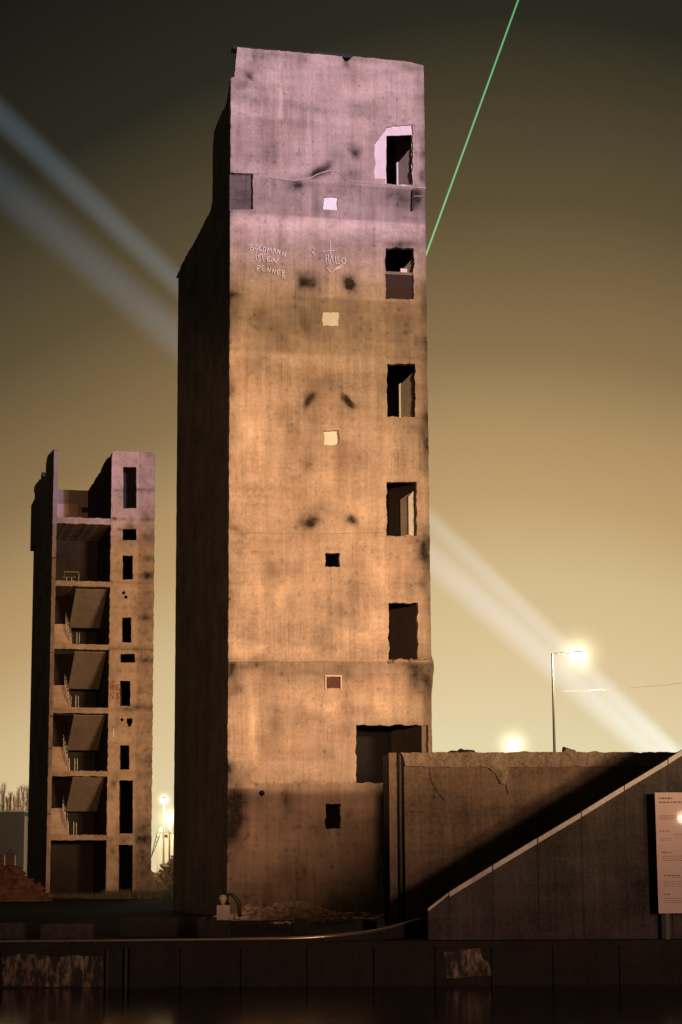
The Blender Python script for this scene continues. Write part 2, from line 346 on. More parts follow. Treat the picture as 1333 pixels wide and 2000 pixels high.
# ------------------------------------------------------------------ the tall stair tower
T1 = Frame(at(446, 1540, 80), 12.5)
tw = thing('stair_tower', 'tall ruined concrete stair tower with a row of door holes and square windows', 'tower', tuple(T1.o), T1.rot)
f1 = T1.front
def ring(pts, fr=f1, w=0.0): return [fr(x, y, w) for x, y in pts]
def rect(x0, y0, x1, y1): return [(x0, y0), (x1, y0), (x1, y1), (x0, y1)]
WID = f1(846, 1480)[0]; L1 = 15.4
top = [(830, 126), (800, 121), (760, 117), (720, 113), (690, 110), (684, 116), (676, 121), (668, 110), (640, 107), (600, 104), (560, 100), (500, 96), (464, 92), (461, 120), (459, 150), (452, 152), (449, 158)]
u0 = 0.0
outl = [(0, -.4), (WID, -.4), (WID, f1(842, 1240)[1])] + [(WID + .12, f1(847, 1306)[1]), (WID + .1, f1(846, 1290)[1]), (WID, f1(842, 1280)[1]), (WID, f1(828, 128)[1])] + ring(top[1:-1]) + [(0, f1(449, 156)[1]),
        (0, f1(450, 337)[1]), f1(495, 339), f1(495, 408), (0, f1(448, 409)[1])]
outl = [outl[0], outl[1], (WID, 8.6), (WID + .12, f1(847, 1306)[1]), (WID + .1, f1(846, 1292)[1]), (WID, f1(845, 1278)[1])] + outl[6:]
holes = [ring([(733, 349), (732, 282), (741, 272), (747, 262), (757, 248), (806, 243), (807, 300), (806, 362), (754, 362), (754, 350)]),
         ring(rect(754, 484, 809, 584)), ring(rect(757, 710, 812, 814)), ring(rect(756, 941, 815, 1046)), ring(rect(760, 1177, 817, 1288)),
         ring([(697, 1416), (838, 1416)]) + [(f1(838, 1416)[0], .05), (f1(751, 1600)[0], .05)] + ring([(750, 1529), (697, 1529)]),
         ring(rect(633, 385, 661, 409)), ring(rect(632, 609, 664, 636)), ring(rect(634, 840, 663, 868)), ring(rect(636, 1080, 665, 1107)), ring(rect(638, 1321, 666, 1344)),
         ring(rect(638, 1570, 668, 1618)), ring([(513 + 6 * math.cos(a), 1549 + 6 * math.sin(a)) for a in [i * .785 for i in range(8)]])]
BL = [  # soot and damp: x, y, half width, half height, tilt, strength
    (487, 148, 17, 11, -.35, .85), (478, 165, 16, 12, 0, .35), (697, 298, 12, 16, .5, .8), (624, 331, 34, 9, .5, 1.1), (585, 360, 22, 10, .1, .6), (690, 340, 30, 12, .5, .35), (655, 300, 40, 20, -.6, .3),
    (600, 549, 16, 18, .1, 1.3), (687, 551, 14, 19, -.15, 1.3), (606, 780, 8, 15, -.75, 1.3), (684, 782, 8, 15, .75, 1.3), (605, 1015, 15, 14, .6, 1.3), (684, 1018, 13, 11, -.5, 1.2),
    (605, 1022, 26, 24, 0, .3), (684, 1022, 24, 20, 0, .25), (600, 556, 28, 26, 0, .3), (690, 560, 26, 28, 0, .3), (606, 784, 24, 26, 0, .22), (684, 786, 24, 26, 0, .22),
    (455, 575, 22, 12, 0, .7), (460, 600, 26, 40, 0, .4), (452, 760, 10, 40, 0, .35), (455, 845, 18, 40, 0, .5), (455, 1035, 26, 8, 0, .5), (452, 1150, 10, 60, 0, .3), (456, 1310, 14, 28, 0, .75), (458, 1345, 10, 18, 0, .5), (470, 1300, 60, 12, 0, .4),
    (452, 1505, 12, 20, 0, .85), (468, 1520, 30, 18, .2, .45), (475, 1560, 36, 30, 0, .55), (462, 1590, 26, 50, 0, .5), (565, 1560, 14, 22, 0, .4),
    (830, 700, 10, 60, 0, .3), (832, 850, 12, 60, 0, .6), (822, 835, 22, 14, 0, .4), (830, 1075, 14, 36, 0, .7), (820, 1060, 30, 16, 0, .4), (832, 1110, 10, 70, 0, .45), (824, 1325, 22, 34, -.2, .75), (836, 1370, 12, 50, 0, .6), (805, 1305, 20, 24, 0, .45),
    (812, 385, 9, 28, 0, .75), (826, 300, 6, 50, 0, .4), (790, 385, 34, 20, 0, .4), (822, 345, 10, 14, 0, .6), (828, 590, 10, 40, 0, .4), (783, 478, 40, 10, 0, .5),
    (525, 880, 14, 70, 0, .26), (575, 850, 18, 40, 0, .28), (605, 905, 18, 26, 0, .3), (620, 860, 30, 50, 0, .22), (690, 890, 34, 30, 0, .22), (510, 800, 50, 60, 0, .12), (560, 950, 60, 50, 0, .1),
    (590, 630, 30, 40, 0, .34), (520, 640, 60, 40, 0, .24), (600, 640, 20, 26, 0, .3), (700, 640, 60, 26, 0, .24), (780, 650, 40, 40, 0, .24), (540, 605, 110, 20, 0, .28), (730, 600, 90, 16, 0, .2), (500, 720, 40, 40, 0, .2),
    (680, 1200, 40, 20, -.4, .26), (640, 1250, 60, 30, -.3, .16), (530, 1130, 16, 70, 0, .22), (690, 1130, 26, 60, 0, .15), (560, 1210, 60, 60, 0, .12), (800, 1140, 14, 60, 0, .2), (540, 1390, 20, 70, 0, .25), (500, 1340, 20, 40, 0, .2), (560, 1390, 60, 14, 0, .22), (690, 1385, 40, 16, -.5, .22),
    (520, 1460, 30, 40, 0, .2), (640, 1480, 50, 18, 0, .28), (600, 1510, 80, 14, 0, .18), (640, 1316, 120, 14, 0, .2), (545, 1310, 80, 16, 0, .25),
    (500, 105, 8, 30, 0, .5), (590, 112, 22, 16, 0, .45), (676, 125, 10, 14, 0, .7), (760, 140, 40, 10, 0, .25), (806, 130, 26, 14, 0, .45), (820, 160, 8, 40, 0, .25), (540, 110, 60, 8, 0, .3), (700, 118, 60, 7, 0, .35),
    (520, 300, 30, 26, 0, .25), (490, 195, 36, 10, 0, .22), (560, 240, 50, 12, 0, .15), (700, 205, 90, 14, 0, .2), (520, 262, 40, 14, 0, .15), (470, 300, 14, 50, 0, .2), (640, 250, 60, 12, 0, .14), (745, 300, 20, 40, 0, .2),
    (470, 490, 10, 60, 0, .25), (600, 470, 10, 40, 0, .2), (553, 460, 4, 60, 0, .35), (553, 200, 4, 110, 0, .3), (640, 500, 40, 30, 0, .15), (700, 470, 60, 30, 0, .12)]
LT = [  # pale washed patches and lime streaks
    (490, 860, 40, 60, 0, .28), (540, 950, 80, 40, .1, .22), (470, 970, 26, 60, 0, .22), (640, 960, 60, 30, 0, .15), (760, 1110, 46, 70, 0, .3), (720, 1235, 80, 34, .3, .36), (490, 1110, 22, 90, 0, .3), (540, 1180, 30, 60, -.3, .25), (480, 1262, 60, 16, 0, .3), (600, 1272, 120, 12, 0, .22),
    (497, 1410, 9, 90, 0, .4), (652, 1385, 12, 60, 0, .25), (700, 1370, 60, 24, .3, .25), (590, 1370, 60, 20, 0, .2), (760, 1380, 50, 26, .3, .25), (560, 1500, 90, 24, 0, .2), (480, 640, 20, 50, 0, .15), (480, 740, 40, 50, 0, .14), (640, 700, 120, 16, 0, .16), (760, 880, 26, 60, 0, .22), (700, 1010, 60, 40, .5, .18),
    (546, 220, 5, 130, 0, .25), (500, 222, 60, 12, 0, .2), (700, 180, 110, 12, 0, .2), (620, 195, 60, 14, 0, .14), (520, 330, 80, 12, 0, .2), (480, 440, 60, 12, 0, .2), (640, 440, 140, 12, 0, .2), (780, 440, 40, 14, 0, .18), (720, 250, 50, 10, 0, .15), (470, 575, 18, 40, 0, .15), (820, 450, 10, 60, 0, .2),
    (497, 1600, 9, 50, 0, .3), (570, 1640, 30, 60, 0, .12), (715, 1600, 14, 60, 0, .22), (655, 1640, 6, 60, 0, .2)]
lt_ = [(*f1(x, y), rx / 50.0, ry / 50.0, a, s) for x, y, rx, ry, a, s in LT]
bl = [(*f1(x, y), rx / 50.0, ry / 50.0, a, s) for x, y, rx, ry, a, s in BL]
v1535, v1290, v1040, v350, v425, v580, v690 = [f1(600, y)[1] for y in (1532, 1291, 1042, 354, 424, 578, 690)]
def tower_soot_shade(u, v):
    wu = (fbm(u * 1.6, v * 1.6, 11) - .5) * .5; wv = (fbm(u * 1.6 + 9, v * 1.6, 12) - .5) * .5
    tex = fbm(u * 3.2, v * 1.1, 13); s = np.zeros_like(u)
    for cu, cv, ru, rv, a, st in bl:
        du, dv = u + wu - cu, v + wv - cv
        p, q = du * math.cos(a) + dv * math.sin(a), -du * math.sin(a) + dv * math.cos(a)
        s = np.maximum(s, st * np.exp(-((p / ru) ** 2 + (q / rv) ** 2) * .9) * (.55 + .9 * tex)) + .25 * np.minimum(s, st * np.exp(-((p / ru) ** 2 + (q / rv) ** 2)))
    streak = fbm(u * 5.5, v * .28, 21); band = fbm(u * .25 + 4, v * 1.9, 22)
    s = s + np.clip(streak - .52, 0, 1) * .9 * fbm(u * .6, v * .5, 23) + np.clip(band - .55, 0, 1) * .5
    lo = v1535 + np.where(u < 1.05, -.18, .06) + (fbm(u * 4, v * 0 + 1, 25) - .5) * .06
    s = s + np.where(v < lo, .28 + .25 * (fbm(u * 1.2, v * .6, 24) - .4) + .12 * np.clip((lo - v) / 4, 0, 1), 0)  # below the seam: dirt, plus the base's shade put in as darkening
    s = s + .26 * ((v < v350) & (v > v425)) * (.6 + .8 * tex) + .14 * ((v < v580) & (v > v690)) * (.5 + tex)
    s = s + .30 * np.exp(-np.abs(v - (v1290 - .1)) / .35) * (v < v1290) + .18 * np.exp(-np.abs(v - v1040) / .03)
    s = s * 1.0 + np.clip(fbm(u * 7, v * 7, 26, 3) - .7, 0, 1) * 2.2 + np.clip(fbm(u * 1.1, v * 1.6, 27) - .54, 0, 1) * .6
    s = s + .34 * np.exp(-np.maximum(u, 0) / .14) * (fbm(u * 0 + 3, v * .9, 28) > .46) * fbm(u * 2, v * 2.5, 29) * 1.6 + .42 * np.exp(-np.maximum(WID - u, 0) / .16) * fbm(u * 2, v * 1.4, 30) * 1.5
    for cu, cv, ru, rv, a, st in lt_:
        du, dv = u + wu * .7 - cu, v + wv * .7 - cv
        p, q = du * math.cos(a) + dv * math.sin(a), -du * math.sin(a) + dv * math.cos(a)
        s = s - st * np.exp(-((p / ru) ** 2 + (q / rv) ** 2) * .8) * (.5 + tex)
    return s
def tower_relief(u, v):
    r = (fbm(u * 1.3, v * 1.3, 31) - .5) * .03 + (fbm(u * 5, v * 5, 32) - .5) * .012
    r = r + np.where(v < v1290, .05, 0) + np.where(v < v1535 + np.where(u < 1.05, -.18, .06), .05, 0) + np.where((v < v350 - .02 * u), .04, 0)
    return r + .03 * np.exp(-((u - f1(553, 220)[0]) / .07) ** 2) * (v > v350) - .03 * np.exp(-((u - f1(546, 220)[0]) / .07) ** 2) * (v > v350)
sheet('front_wall', outl, holes, 0, .32, M['tower'], tw, step=.1, soot=tower_soot_shade, relief=tower_relief, jag=.012, hjag=.03)
def plate(name, pts, w0, w1, mt, parent=tw, fr=f1, jag=.0, holes=()):
    return sheet(name, ring(pts, fr, w0), [ring(h, fr, w0) for h in holes], w0, w1, mt, parent, step=.12, jag=jag, grid=False)
# what stands in the openings
plate('white_plaster_wall', [(720, 236), (815, 236), (815, 372), (720, 372)], .12, .2, M['stucco'], holes=[[(755, 265), (804, 263), (805, 361), (755, 361)]])
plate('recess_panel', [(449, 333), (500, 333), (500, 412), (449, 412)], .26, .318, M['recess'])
for q, d, mt, nm in (((629, 381, 665, 413), .12, 'board', 'window_board'), ((628, 605, 668, 640), .09, 'board', 'window_board'), ((630, 836, 667, 872), .26, 'board', 'window_board'), ((633, 1317, 671, 1348), .1, 'rust', 'window_board')):
    plate(nm, rect(*q), d, d + .04, M[mt])
MBt = MB()
for a, b_ in (((636, 1320), (668, 1320)), ((637, 1320), (637, 1345)), ((667, 1320), (667, 1345))):
    (ua, va), (ub, vb) = f1(*a), f1(*b_); MBt.box((min(ua, ub) - .02, -.012, min(va, vb) - .02), (max(ua, ub) + .02, .05, max(va, vb) + .02))
MBt.build('window_frame', M['stucco'], tw)
(ua, va), (ub, vb) = f1(755, 531), f1(808, 584)
MB().box((ua - .1, .16, vb - .1), (ub + .1, .3, va - .06)).build('door_panel', M['maroon'], tw)
MB().box((ua - .1, .1, va - .06), (ub + .1, .34, va + .06)).build('door_sill', M['tower_side'], tw)
(ua, va), (ub, vb) = f1(787, 522), f1(800, 531)
MB().box((ua, .36, vb + .03), (ub, .6, va + .06)).build('white_block', M['board'], tw)
def slant(xa, ya0, xb, ya1, yb, mt, wn_=.34, wf=.75, nm='inner_partition'):   # a door hole's inner side wall, turned frontward to catch the light
    (uf, vf), (un, vn) = f1(xa, ya0), f1(xb, ya1); vb_ = f1(xb, yb)[1]
    MB().prism([(uf, wf, vb_), (un, wn_, vb_), (un, wn_, vn), (uf, wf, vf)], (.05, .09, 0)).build(nm, mt, tw)
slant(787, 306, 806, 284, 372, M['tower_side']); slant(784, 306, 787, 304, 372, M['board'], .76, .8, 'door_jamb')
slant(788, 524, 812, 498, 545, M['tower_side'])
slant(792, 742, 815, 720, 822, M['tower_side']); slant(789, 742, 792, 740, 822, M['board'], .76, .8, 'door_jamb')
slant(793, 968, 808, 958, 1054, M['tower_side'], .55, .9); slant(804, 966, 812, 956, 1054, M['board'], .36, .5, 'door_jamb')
# walls behind
sd = lambda pts: [T1.side(x, y) for x, y in pts]
prof = sd([(450, 152), (446, 178), (441, 205), (432, 222), (426, 236), (418, 258), (415.5, 290), (415.2, 340), (415, 392), (411, 412), (402, 428), (394, 445), (387.6, 457), (380, 472), (371, 486), (364, 500), (356, 514), (349, 530), (343, 543)])
prof[0] = (.33, prof[0][1])
prof = [p for p in prof if p[0] >= .33]
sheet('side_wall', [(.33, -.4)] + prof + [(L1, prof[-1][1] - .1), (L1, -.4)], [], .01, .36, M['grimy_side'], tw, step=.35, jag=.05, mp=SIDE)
(_, vback) = T1.side(343, 543)
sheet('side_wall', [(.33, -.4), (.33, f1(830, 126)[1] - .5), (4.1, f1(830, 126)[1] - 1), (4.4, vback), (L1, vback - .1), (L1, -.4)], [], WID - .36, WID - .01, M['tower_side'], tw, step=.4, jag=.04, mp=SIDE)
MB().box((.37, L1 - .35, -.4), (WID - .37, L1 - .01, vback - .15)).build('back_wall', M['tower_side'], tw)
MB().box((.37, 4.3, vback - .5), (WID - .37, L1 - .36, vback - .16)).build('roof_slab', M['tar_and_shade'], tw)
vtop = f1(640, 112)[1]
MB().box((.37, .33, vtop - 1.6), (WID - .37, 4.2, vtop - 1.3)).build('roof_slab', M['tar_and_shade'], tw)
MB().box((.37, 4.0, vback - .1), (WID - .37, 4.3, vtop - 1.62)).build('back_wall', M['tower_side'], tw)
# roofing felt lifting along the parapet
ft = MB(); a = f1(458, 88); b_ = f1(640, 104)
for (x0, y0, x1, y1, h) in ((456, 91, 540, 98, .05), (540, 98, 612, 104, .03), (612, 103, 690, 110, .1)):
    (ua, va), (ub, vb) = f1(x0, y0), f1(x1, y1); ft.prism([(ua, .04, va - .06), (ub, .04, vb - .06), (ub, .04, vb + h), (ua, .04, va + h)], (0, .5, 0))
ft.build('roof_felt', M['tar_and_shade'], tw)
for y in (362, 590, 818, 1052, 1292, 1534):
    v_ = f1(780, y)[1]
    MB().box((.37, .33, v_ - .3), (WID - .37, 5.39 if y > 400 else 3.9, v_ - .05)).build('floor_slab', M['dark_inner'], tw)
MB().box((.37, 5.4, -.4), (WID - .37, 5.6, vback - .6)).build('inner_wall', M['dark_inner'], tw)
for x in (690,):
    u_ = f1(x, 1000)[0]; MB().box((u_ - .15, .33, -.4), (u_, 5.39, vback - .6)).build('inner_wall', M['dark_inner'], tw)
# ledge with its arched bulge, pipe stub and broken sills
def beam(name, pts, w, h, mt, parent, fr, pro):
    mb = MB(); P = [fr(*p) for p in pts]
    for (ua, va), (ub, vb) in zip(P, P[1:]): mb.prism([(ua, pro, va - h), (ub, pro, vb - h), (ub, pro, vb + h), (ua, pro, va + h)], (0, w, 0))
    return mb.build(name, mt, parent)
beam('ledge', [(496, 340), (505, 338), (506, 344), (540, 349), (575, 353), (606, 348), (622, 340), (640, 334), (655, 334), (668, 342), (676, 352), (700, 357), (754, 360), (800, 366), (831, 367)], .06, .022, M['tower'], tw, f1, -.035)
for yy, ww in ((1041, .012), (1291, .02)):
    beam('pour_joint', [(447 + (3 - yy / 400) * 0, yy)] + [(x, yy + rnd.uniform(-1.2, 1.2)) for x in range(480, 751, 30)] + ([(838, yy + 1)] if yy > 1200 else []), .05, ww, M['tower'], tw, f1, -.028)
beam('ledge', [(804, 384), (831, 383)], .05, .03, M['tower_side'], tw, f1, -.03)
mb = MB(); (ua, va), (ub, vb) = f1(806, 372), f1(805, 412); mb.tube([(ua, -.08, va), (ua, -.1, va - .2), (ub, -.08, vb)], .045); mb.build('pipe_stub', M['dark_steel'], tw)
mb = MB()
for x in np.linspace(762, 838, 26):
    u_, v_ = f1(float(x), 1290 + rnd.uniform(-3, 4)); mb.rock((u_, rnd.uniform(-.04, .15), v_), rnd.uniform(.03, .11))
o = mb.build('broken_sill', M['rough_cap'], tw); o['kind'] = 'stuff'
mb = MB()
for i in range(40):
    x = rnd.choice([rnd.uniform(757, 812), rnd.uniform(700, 750), rnd.uniform(757, 815)]); y = {0: 815, 1: 1529, 2: 1047}[0 if x > 815 else (1 if x < 752 else rnd.choice([0, 2]))]
    u_, v_ = f1(x, y + 1); mb.rock((u_, rnd.uniform(-.01, .2), v_), rnd.uniform(.015, .045))
o = mb.build('sill_crumbs', M['rough_cap'], tw); o['kind'] = 'stuff'
# scratched words
def strokes(name, polys, fr, pixels, ox, oy, sc, width, mt, parent, w=-.006):
    mb = MB()
    for P in polys:
        Q = [fr(ox + x / sc, oy + y / sc) for x, y in P]
        for (ua, va), (ub, vb) in zip(Q, Q[1:]):
            d = math.hypot(ub - ua, vb - va) or 1; nx, ny = -(vb - va) / d * width / 2, (ub - ua) / d * width / 2; ex, ey = (ub - ua) / d * width * .3, (vb - va) / d * width * .3
            mb.prism([(ua - nx - ex, w, va - ny - ey), (ub - nx + ex, w, vb - ny + ey), (ub + nx + ex, w, vb + ny + ey), (ua + nx - ex, w, va + ny - ey)], (0, -.004, 0))
    return mb.build(name, mt, parent)
G = dict(fr=f1, pixels=None, ox=470, oy=460, sc=5.796, width=.026, mt=M['chalk'], parent=tw, w=-.03)
strokes('graffiti_word', [[(138, 105), (115, 115), (105, 145), (115, 168), (140, 165), (150, 140), (128, 140)], [(180, 110), (168, 140), (180, 168), (200, 150), (198, 120), (180, 110)], [(222, 110), (210, 160), (212, 178), (240, 172)],
    [(262, 125), (250, 182)], [(262, 125), (285, 150), (275, 178), (250, 184)], [(300, 185), (312, 135), (325, 172), (345, 135), (350, 190)], [(365, 195), (385, 145), (402, 202)], [(370, 178), (396, 180)],
    [(415, 202), (422, 160), (440, 212), (448, 168)], [(470, 232), (480, 185), (500, 240), (515, 200)]], **G)
strokes('graffiti_word', [[(177, 188), (180, 200)], [(172, 220), (178, 270)], [(222, 222), (200, 235), (205, 258), (222, 270), (215, 292), (196, 292)], [(215, 215), (285, 215)], [(245, 215), (255, 285)],
    [(330, 240), (300, 250), (307, 300), (345, 290)], [(304, 274), (328, 270)], [(355, 255), (350, 300)], [(365, 302), (374, 260), (398, 315), (430, 262)]], **G)
strokes('graffiti_word', [[(190, 335), (185, 402)], [(190, 335), (220, 345), (225, 365), (188, 378)], [(265, 340), (238, 350), (250, 405), (285, 405)], [(244, 375), (268, 372)], [(300, 415), (308, 365), (325, 417), (340, 370)],
    [(358, 422), (368, 375), (385, 427), (400, 385)], [(448, 388), (415, 400), (420, 442), (452, 445)], [(418, 420), (440, 418)], [(478, 490), (470, 400), (495, 397), (498, 420), (472, 435), (510, 492)]], **G)
strokes('graffiti_word', [[(965, 210), (968, 320)], [(990, 215), (1000, 302)], [(965, 265), (995, 262)], [(1010, 312), (1030, 225), (1052, 312)], [(1018, 276), (1046, 276)], [(1072, 240), (1080, 318), (1096, 316)], [(1100, 235), (1106, 320), (1138, 330)],
    [(1152, 260), (1140, 300), (1165, 326), (1190, 300), (1180, 262), (1152, 260)], [(975, 370), (1020, 420), (1120, 350)], [(1030, 412), (1160, 340)]], **G)
G['width'] = .018
strokes('scratch_mark', [[(1015, 60), (1015, 200)], [(930, 182), (1060, 170)]], **G)
strokes('scratch_mark', [[(815, 135), (838, 160), (812, 195), (840, 230)], [(820, 190), (836, 205)]], **G)
# ------------------------------------------------------------------ the farther, opened stair tower
T2 = Frame(at(94, 1540, 154), 13.5)
t2 = thing('open_stair_tower', 'shorter ruined stair tower cut open so its flights and landings show', 'tower', tuple(T2.o), T2.rot)
f2 = T2.front
L2 = 16.5
ub0 = f2(212, 1400)[0]; ub1 = f2(299, 1400)[0]; vT = f2(260, 882)[1]
mid = f2(264, 1400)[0]
h2 = [ring(h, f2) for h in (rect(241, 912, 267, 993), rect(240, 1033, 267, 1055), rect(240, 1085, 260, 1132), rect(239, 1206, 257, 1255), rect(236, 1277, 264, 1294), rect(235, 1330, 255, 1379),
      rect(235, 1456, 253, 1503), rect(233.5, 1524, 260, 1628), [(248, 1403), (259, 1403), (259, 1411), (256, 1419), (251, 1419), (248, 1411)])]
h2.append([f2(232.5, 1650), f2(260, 1650), (f2(260, 1700)[0], .1), (f2(232.5, 1700)[0], .1)])
for cx, cy in ((242, 1158), (246.5, 1166), (239, 1406)): h2.append(ring([(cx + 3.4 * math.cos(a), cy + 3.4 * math.sin(a)) for a in [i * .785 for i in range(8)]], f2))
BL2 = [(285, 1050, 20, 14, 0, .35), (290, 1090, 16, 6, 0, .55), (290, 1125, 20, 7, 0, .6), (285, 1206, 18, 6, 0, .5), (290, 1290, 22, 7, 0, .6), (255, 1030, 14, 8, 0, .5), (285, 1640, 20, 14, 0, .8), (280, 1620, 14, 20, 0, .45),
       (290, 1490, 16, 14, 0, .3), (222, 1340, 8, 20, 0, .25), (270, 1380, 20, 4, 0, .6), (250, 1385, 12, 6, 0, .6), (280, 1700, 26, 60, 0, .45), (222, 1530, 6, 8, 0, .6), (215, 1640, 14, 5, 0, .3), (245, 1640, 10, 7, 0, .5), (285, 1160, 16, 30, 0, .2),
       (275, 957, 30, 2.2, 0, .8), (228, 957, 8, 2.2, 0, .7), (246, 1268, 50, 3, 0, .5), (224, 1013, 5, 3, 0, .9), (233, 1034, 4, 2.5, 0, .9), (222, 1664, 4, 5, 0, .9)]
bl2 = [(*f2(x, y), rx / 26.0, ry / 26.0, a, s) for x, y, rx, ry, a, s in BL2]
vs2 = [f2(260, y)[1] for y in (1014, 1138, 1262, 1387, 1511, 1636)]
def soot2(u, v):
    tex = fbm(u * 3, v * 2, 41); s = np.zeros_like(u)
    for cu, cv, ru, rv, a, st in bl2: s = np.maximum(s, st * np.exp(-(((u - cu) / ru) ** 2 + ((v - cv) / rv) ** 2)) * (.5 + tex))
    s = s + np.where(u > mid + .1, .2 + .2 * (fbm(u, v * .8, 42) - .5), 0) + np.clip(fbm(u * 2.5, v * 2.5, 43) - .5, 0, 1) * .9 + np.clip(fbm(u * 6, v * 6, 44) - .6, 0, 1) * 1.2
    for k in vs2: s = s + .35 * np.exp(-np.abs(v - k) / .07) * (.3 + tex)
    return s
def rel2(u, v): return np.where(u > mid + .1, .06, 0) + (fbm(u * 2, v * 2, 45) - .5) * .06
o_top = [(ub1, vT - .1), (ub1 - .15, vT), (ub1 - 1, vT + .02), (ub0 + .5, vT - .02), (ub0 + .08, vT - .1), (ub0, vT - .5)]
sheet('pillar_wall', [(ub0, -.3), (ub1, -.3)] + o_top, h2, 0, .3, M['small_tower'], t2, step=.17, soot=soot2, relief=rel2, jag=.03, hjag=.02)
# inner wall between stair and shaft, with its broken stepped top
def d2(px, py, u): return T2.side(px, py, u)
vbk = f2(150, 930)[1]
pw = [(.31, -.3), (.31, vT - .15)]
for (x, y) in ((213, 893), (207, 898), (203, 905), (200, 912), (196, 922), (191, 929)):
    w_, v_ = d2(x, y, ub0); pw.append((w_, v_))
pw = [pw[0], pw[1]] + sorted([p for p in pw[2:] if .4 < p[0] < L2 - .5])
vbk = pw[-1][1]
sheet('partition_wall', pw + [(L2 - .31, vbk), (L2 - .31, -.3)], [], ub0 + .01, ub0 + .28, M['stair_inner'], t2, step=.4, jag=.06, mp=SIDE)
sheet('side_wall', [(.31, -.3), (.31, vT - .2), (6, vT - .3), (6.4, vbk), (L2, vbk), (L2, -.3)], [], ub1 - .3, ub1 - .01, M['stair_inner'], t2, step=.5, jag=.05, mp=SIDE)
lp = [T2.side(x, y) for x, y in ((97, 879), (94, 890), (91, 903), (90, 925), (88, 935), (85, 930), (82, 922), (80.5, 937), (78, 936), (76, 940), (71, 945), (68, 950), (66.5, 962))]
lp = [(max(0.0, w_), v_) for w_, v_ in lp]; lp[0] = (0.0, f2(99, 877)[1])
ul = f2(104, 1000)[0] - f2(97, 1000)[0]
vl1 = min(lp[-1][1], vbk)
sheet('side_wall', [(0, -.3)] + lp + [(L2, vl1), (L2, -.3)], [], -.02, .28, M['grimy_side'], t2, step=.3, jag=.05, mp=SIDE, soot=lambda a, b_: .5 * fbm(a * .5, b_ * .5, 51) + np.where(a < .2, -.3, .25))  # wear values lighter along the front edge, where light falls
sheet('wall_end', [(-.02, -.3), (.28, -.3), (.28, f2(104, 882)[1]), (.16, f2(99, 877)[1]), (-.02, f2(98, 880)[1])], [], -.05, -.002, M['small_tower'], t2, step=.2, jag=.025, soot=lambda a, b_: .7 * fbm(a * 2, b_ * .7, 52) * (b_ < 40))  # paler strip put on the wall end for its lit front edge
(wA, vA), (wB, vB) = T2.side(64, 978, -.4), T2.side(60, 1072, -.4)
MB().box((-.32, L2 - 3.5, vB), (-.03, L2 - .2, vA)).build('projecting_panel', M['tar_and_shade'], t2)
SL_TOP = f2(160, 1011)[1]
MB().box((.29, L2 - .3, -.3), (ub1 - .31, L2, vbk)).build('back_wall', M['inner'], t2)
MB().box((ub0 + .285, 3.2, SL_TOP), (ub1 - .305, 3.5, vT - .4)).build('shaft_wall', M['tar_and_shade'], t2)  # shade inside the tall opening put in as a black wall
MB().box((ub0 + .285, .31, vT - .39), (ub1 - .305, 3.5, vT - .2)).build('roof_slab', M['tar_and_shade'], t2)
ys2 = [(1011, 1023), (1135, 1145), (1258, 1268), (1382, 1393), (1506, 1516), (1631, 1641)]
SL = []
BD = 6.2                                       # depth of the stair
for i, (ya, yb) in enumerate(ys2):
    va, vb = f2(160, ya)[1], f2(160, yb)[1]; SL.append((vb, va))
    P = [(.285, va), (ub0 - .005, va)]
    rag = densify([(.285, vb), (ub0 - .005, vb), (ub0 - .005, va), (.285, va)], .2, .0)
    sheet('floor_slab', [(.285, vb), (ub0 - .005, vb), (ub0 - .005, va), (.285, va)], [], .02, (L2 - .31) if i == 0 else (BD if i == 1 else 1.5), M['small_tower'], t2, step=.2, jag=.03, grid=False, soot=lambda a, b_: .5 * fbm(a * 3, b_ * 9, 61 ))
    MB().box((ub0 + .285, .31, vb), (ub1 - .31, L2 - .31, va)).build('floor_slab', M['dark_inner'], t2)
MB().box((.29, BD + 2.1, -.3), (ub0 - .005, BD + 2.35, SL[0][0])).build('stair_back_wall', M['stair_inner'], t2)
um = f2(148, 1262)[0]                          # between the two flights
def flight(u0, u1, w0, v0, w1, v1, steps):
    prof_ = []; dw, dv = (w1 - w0) / steps, (v1 - v0) / steps
    for k in range(steps): prof_ += [(w0 + dw * k, v0 + dv * k), (w0 + dw * k, v0 + dv * (k + 1))]
    prof_ += [(w1, v1), (w1, v1 - .22), (w0, v0 - .22)]
    return MB().prism([(u0, w_, v_) for w_, v_ in prof_], (u1 - u0, 0, 0))
for i in range(2, 6):
    vfloor = SL[i][1]; vup = SL[i - 1][0] + .15; vm = (vfloor + vup) / 2 - .1
    a = flight(.33, um - .1, 1.52, vfloor, BD, vm, 13).build('stair_flight', M['small_tower'], t2)
    b_ = flight(um + .12, ub0 - .03, 1.52, vup, BD, vm, 13).build('stair_flight', M['inner'], t2)  # darker concrete than the left flight, soffit shade put into the colour
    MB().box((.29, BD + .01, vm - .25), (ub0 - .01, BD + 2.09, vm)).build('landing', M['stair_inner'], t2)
    rl = MB(); ur = um - .13
    pts = []
    for k in range(7):
        t = k / 6; w_, v_ = 1.5 + (BD - 1.5) * t, vfloor + (vm - vfloor) * t
        rl.tube([(ur, w_, v_ - .05), (ur + rnd.uniform(-.05, .05), w_, v_ + .95)], .022, 5); pts.append((ur, w_, v_ + .95))
    rl.tube(pts, .03, 5); rl.tube([(p[0], p[1], p[2] - .4) for p in pts], .015, 5); rl.tube([(um + .2, 1.0, vfloor), (um + .2, 1.0, vfloor + 1.0)], .025, 5); rl.tube([(um + .38, .9, vfloor), (um + .38, .9, vfloor + .95)], .02, 5)
    rl.build('railing', M['steel'], a)
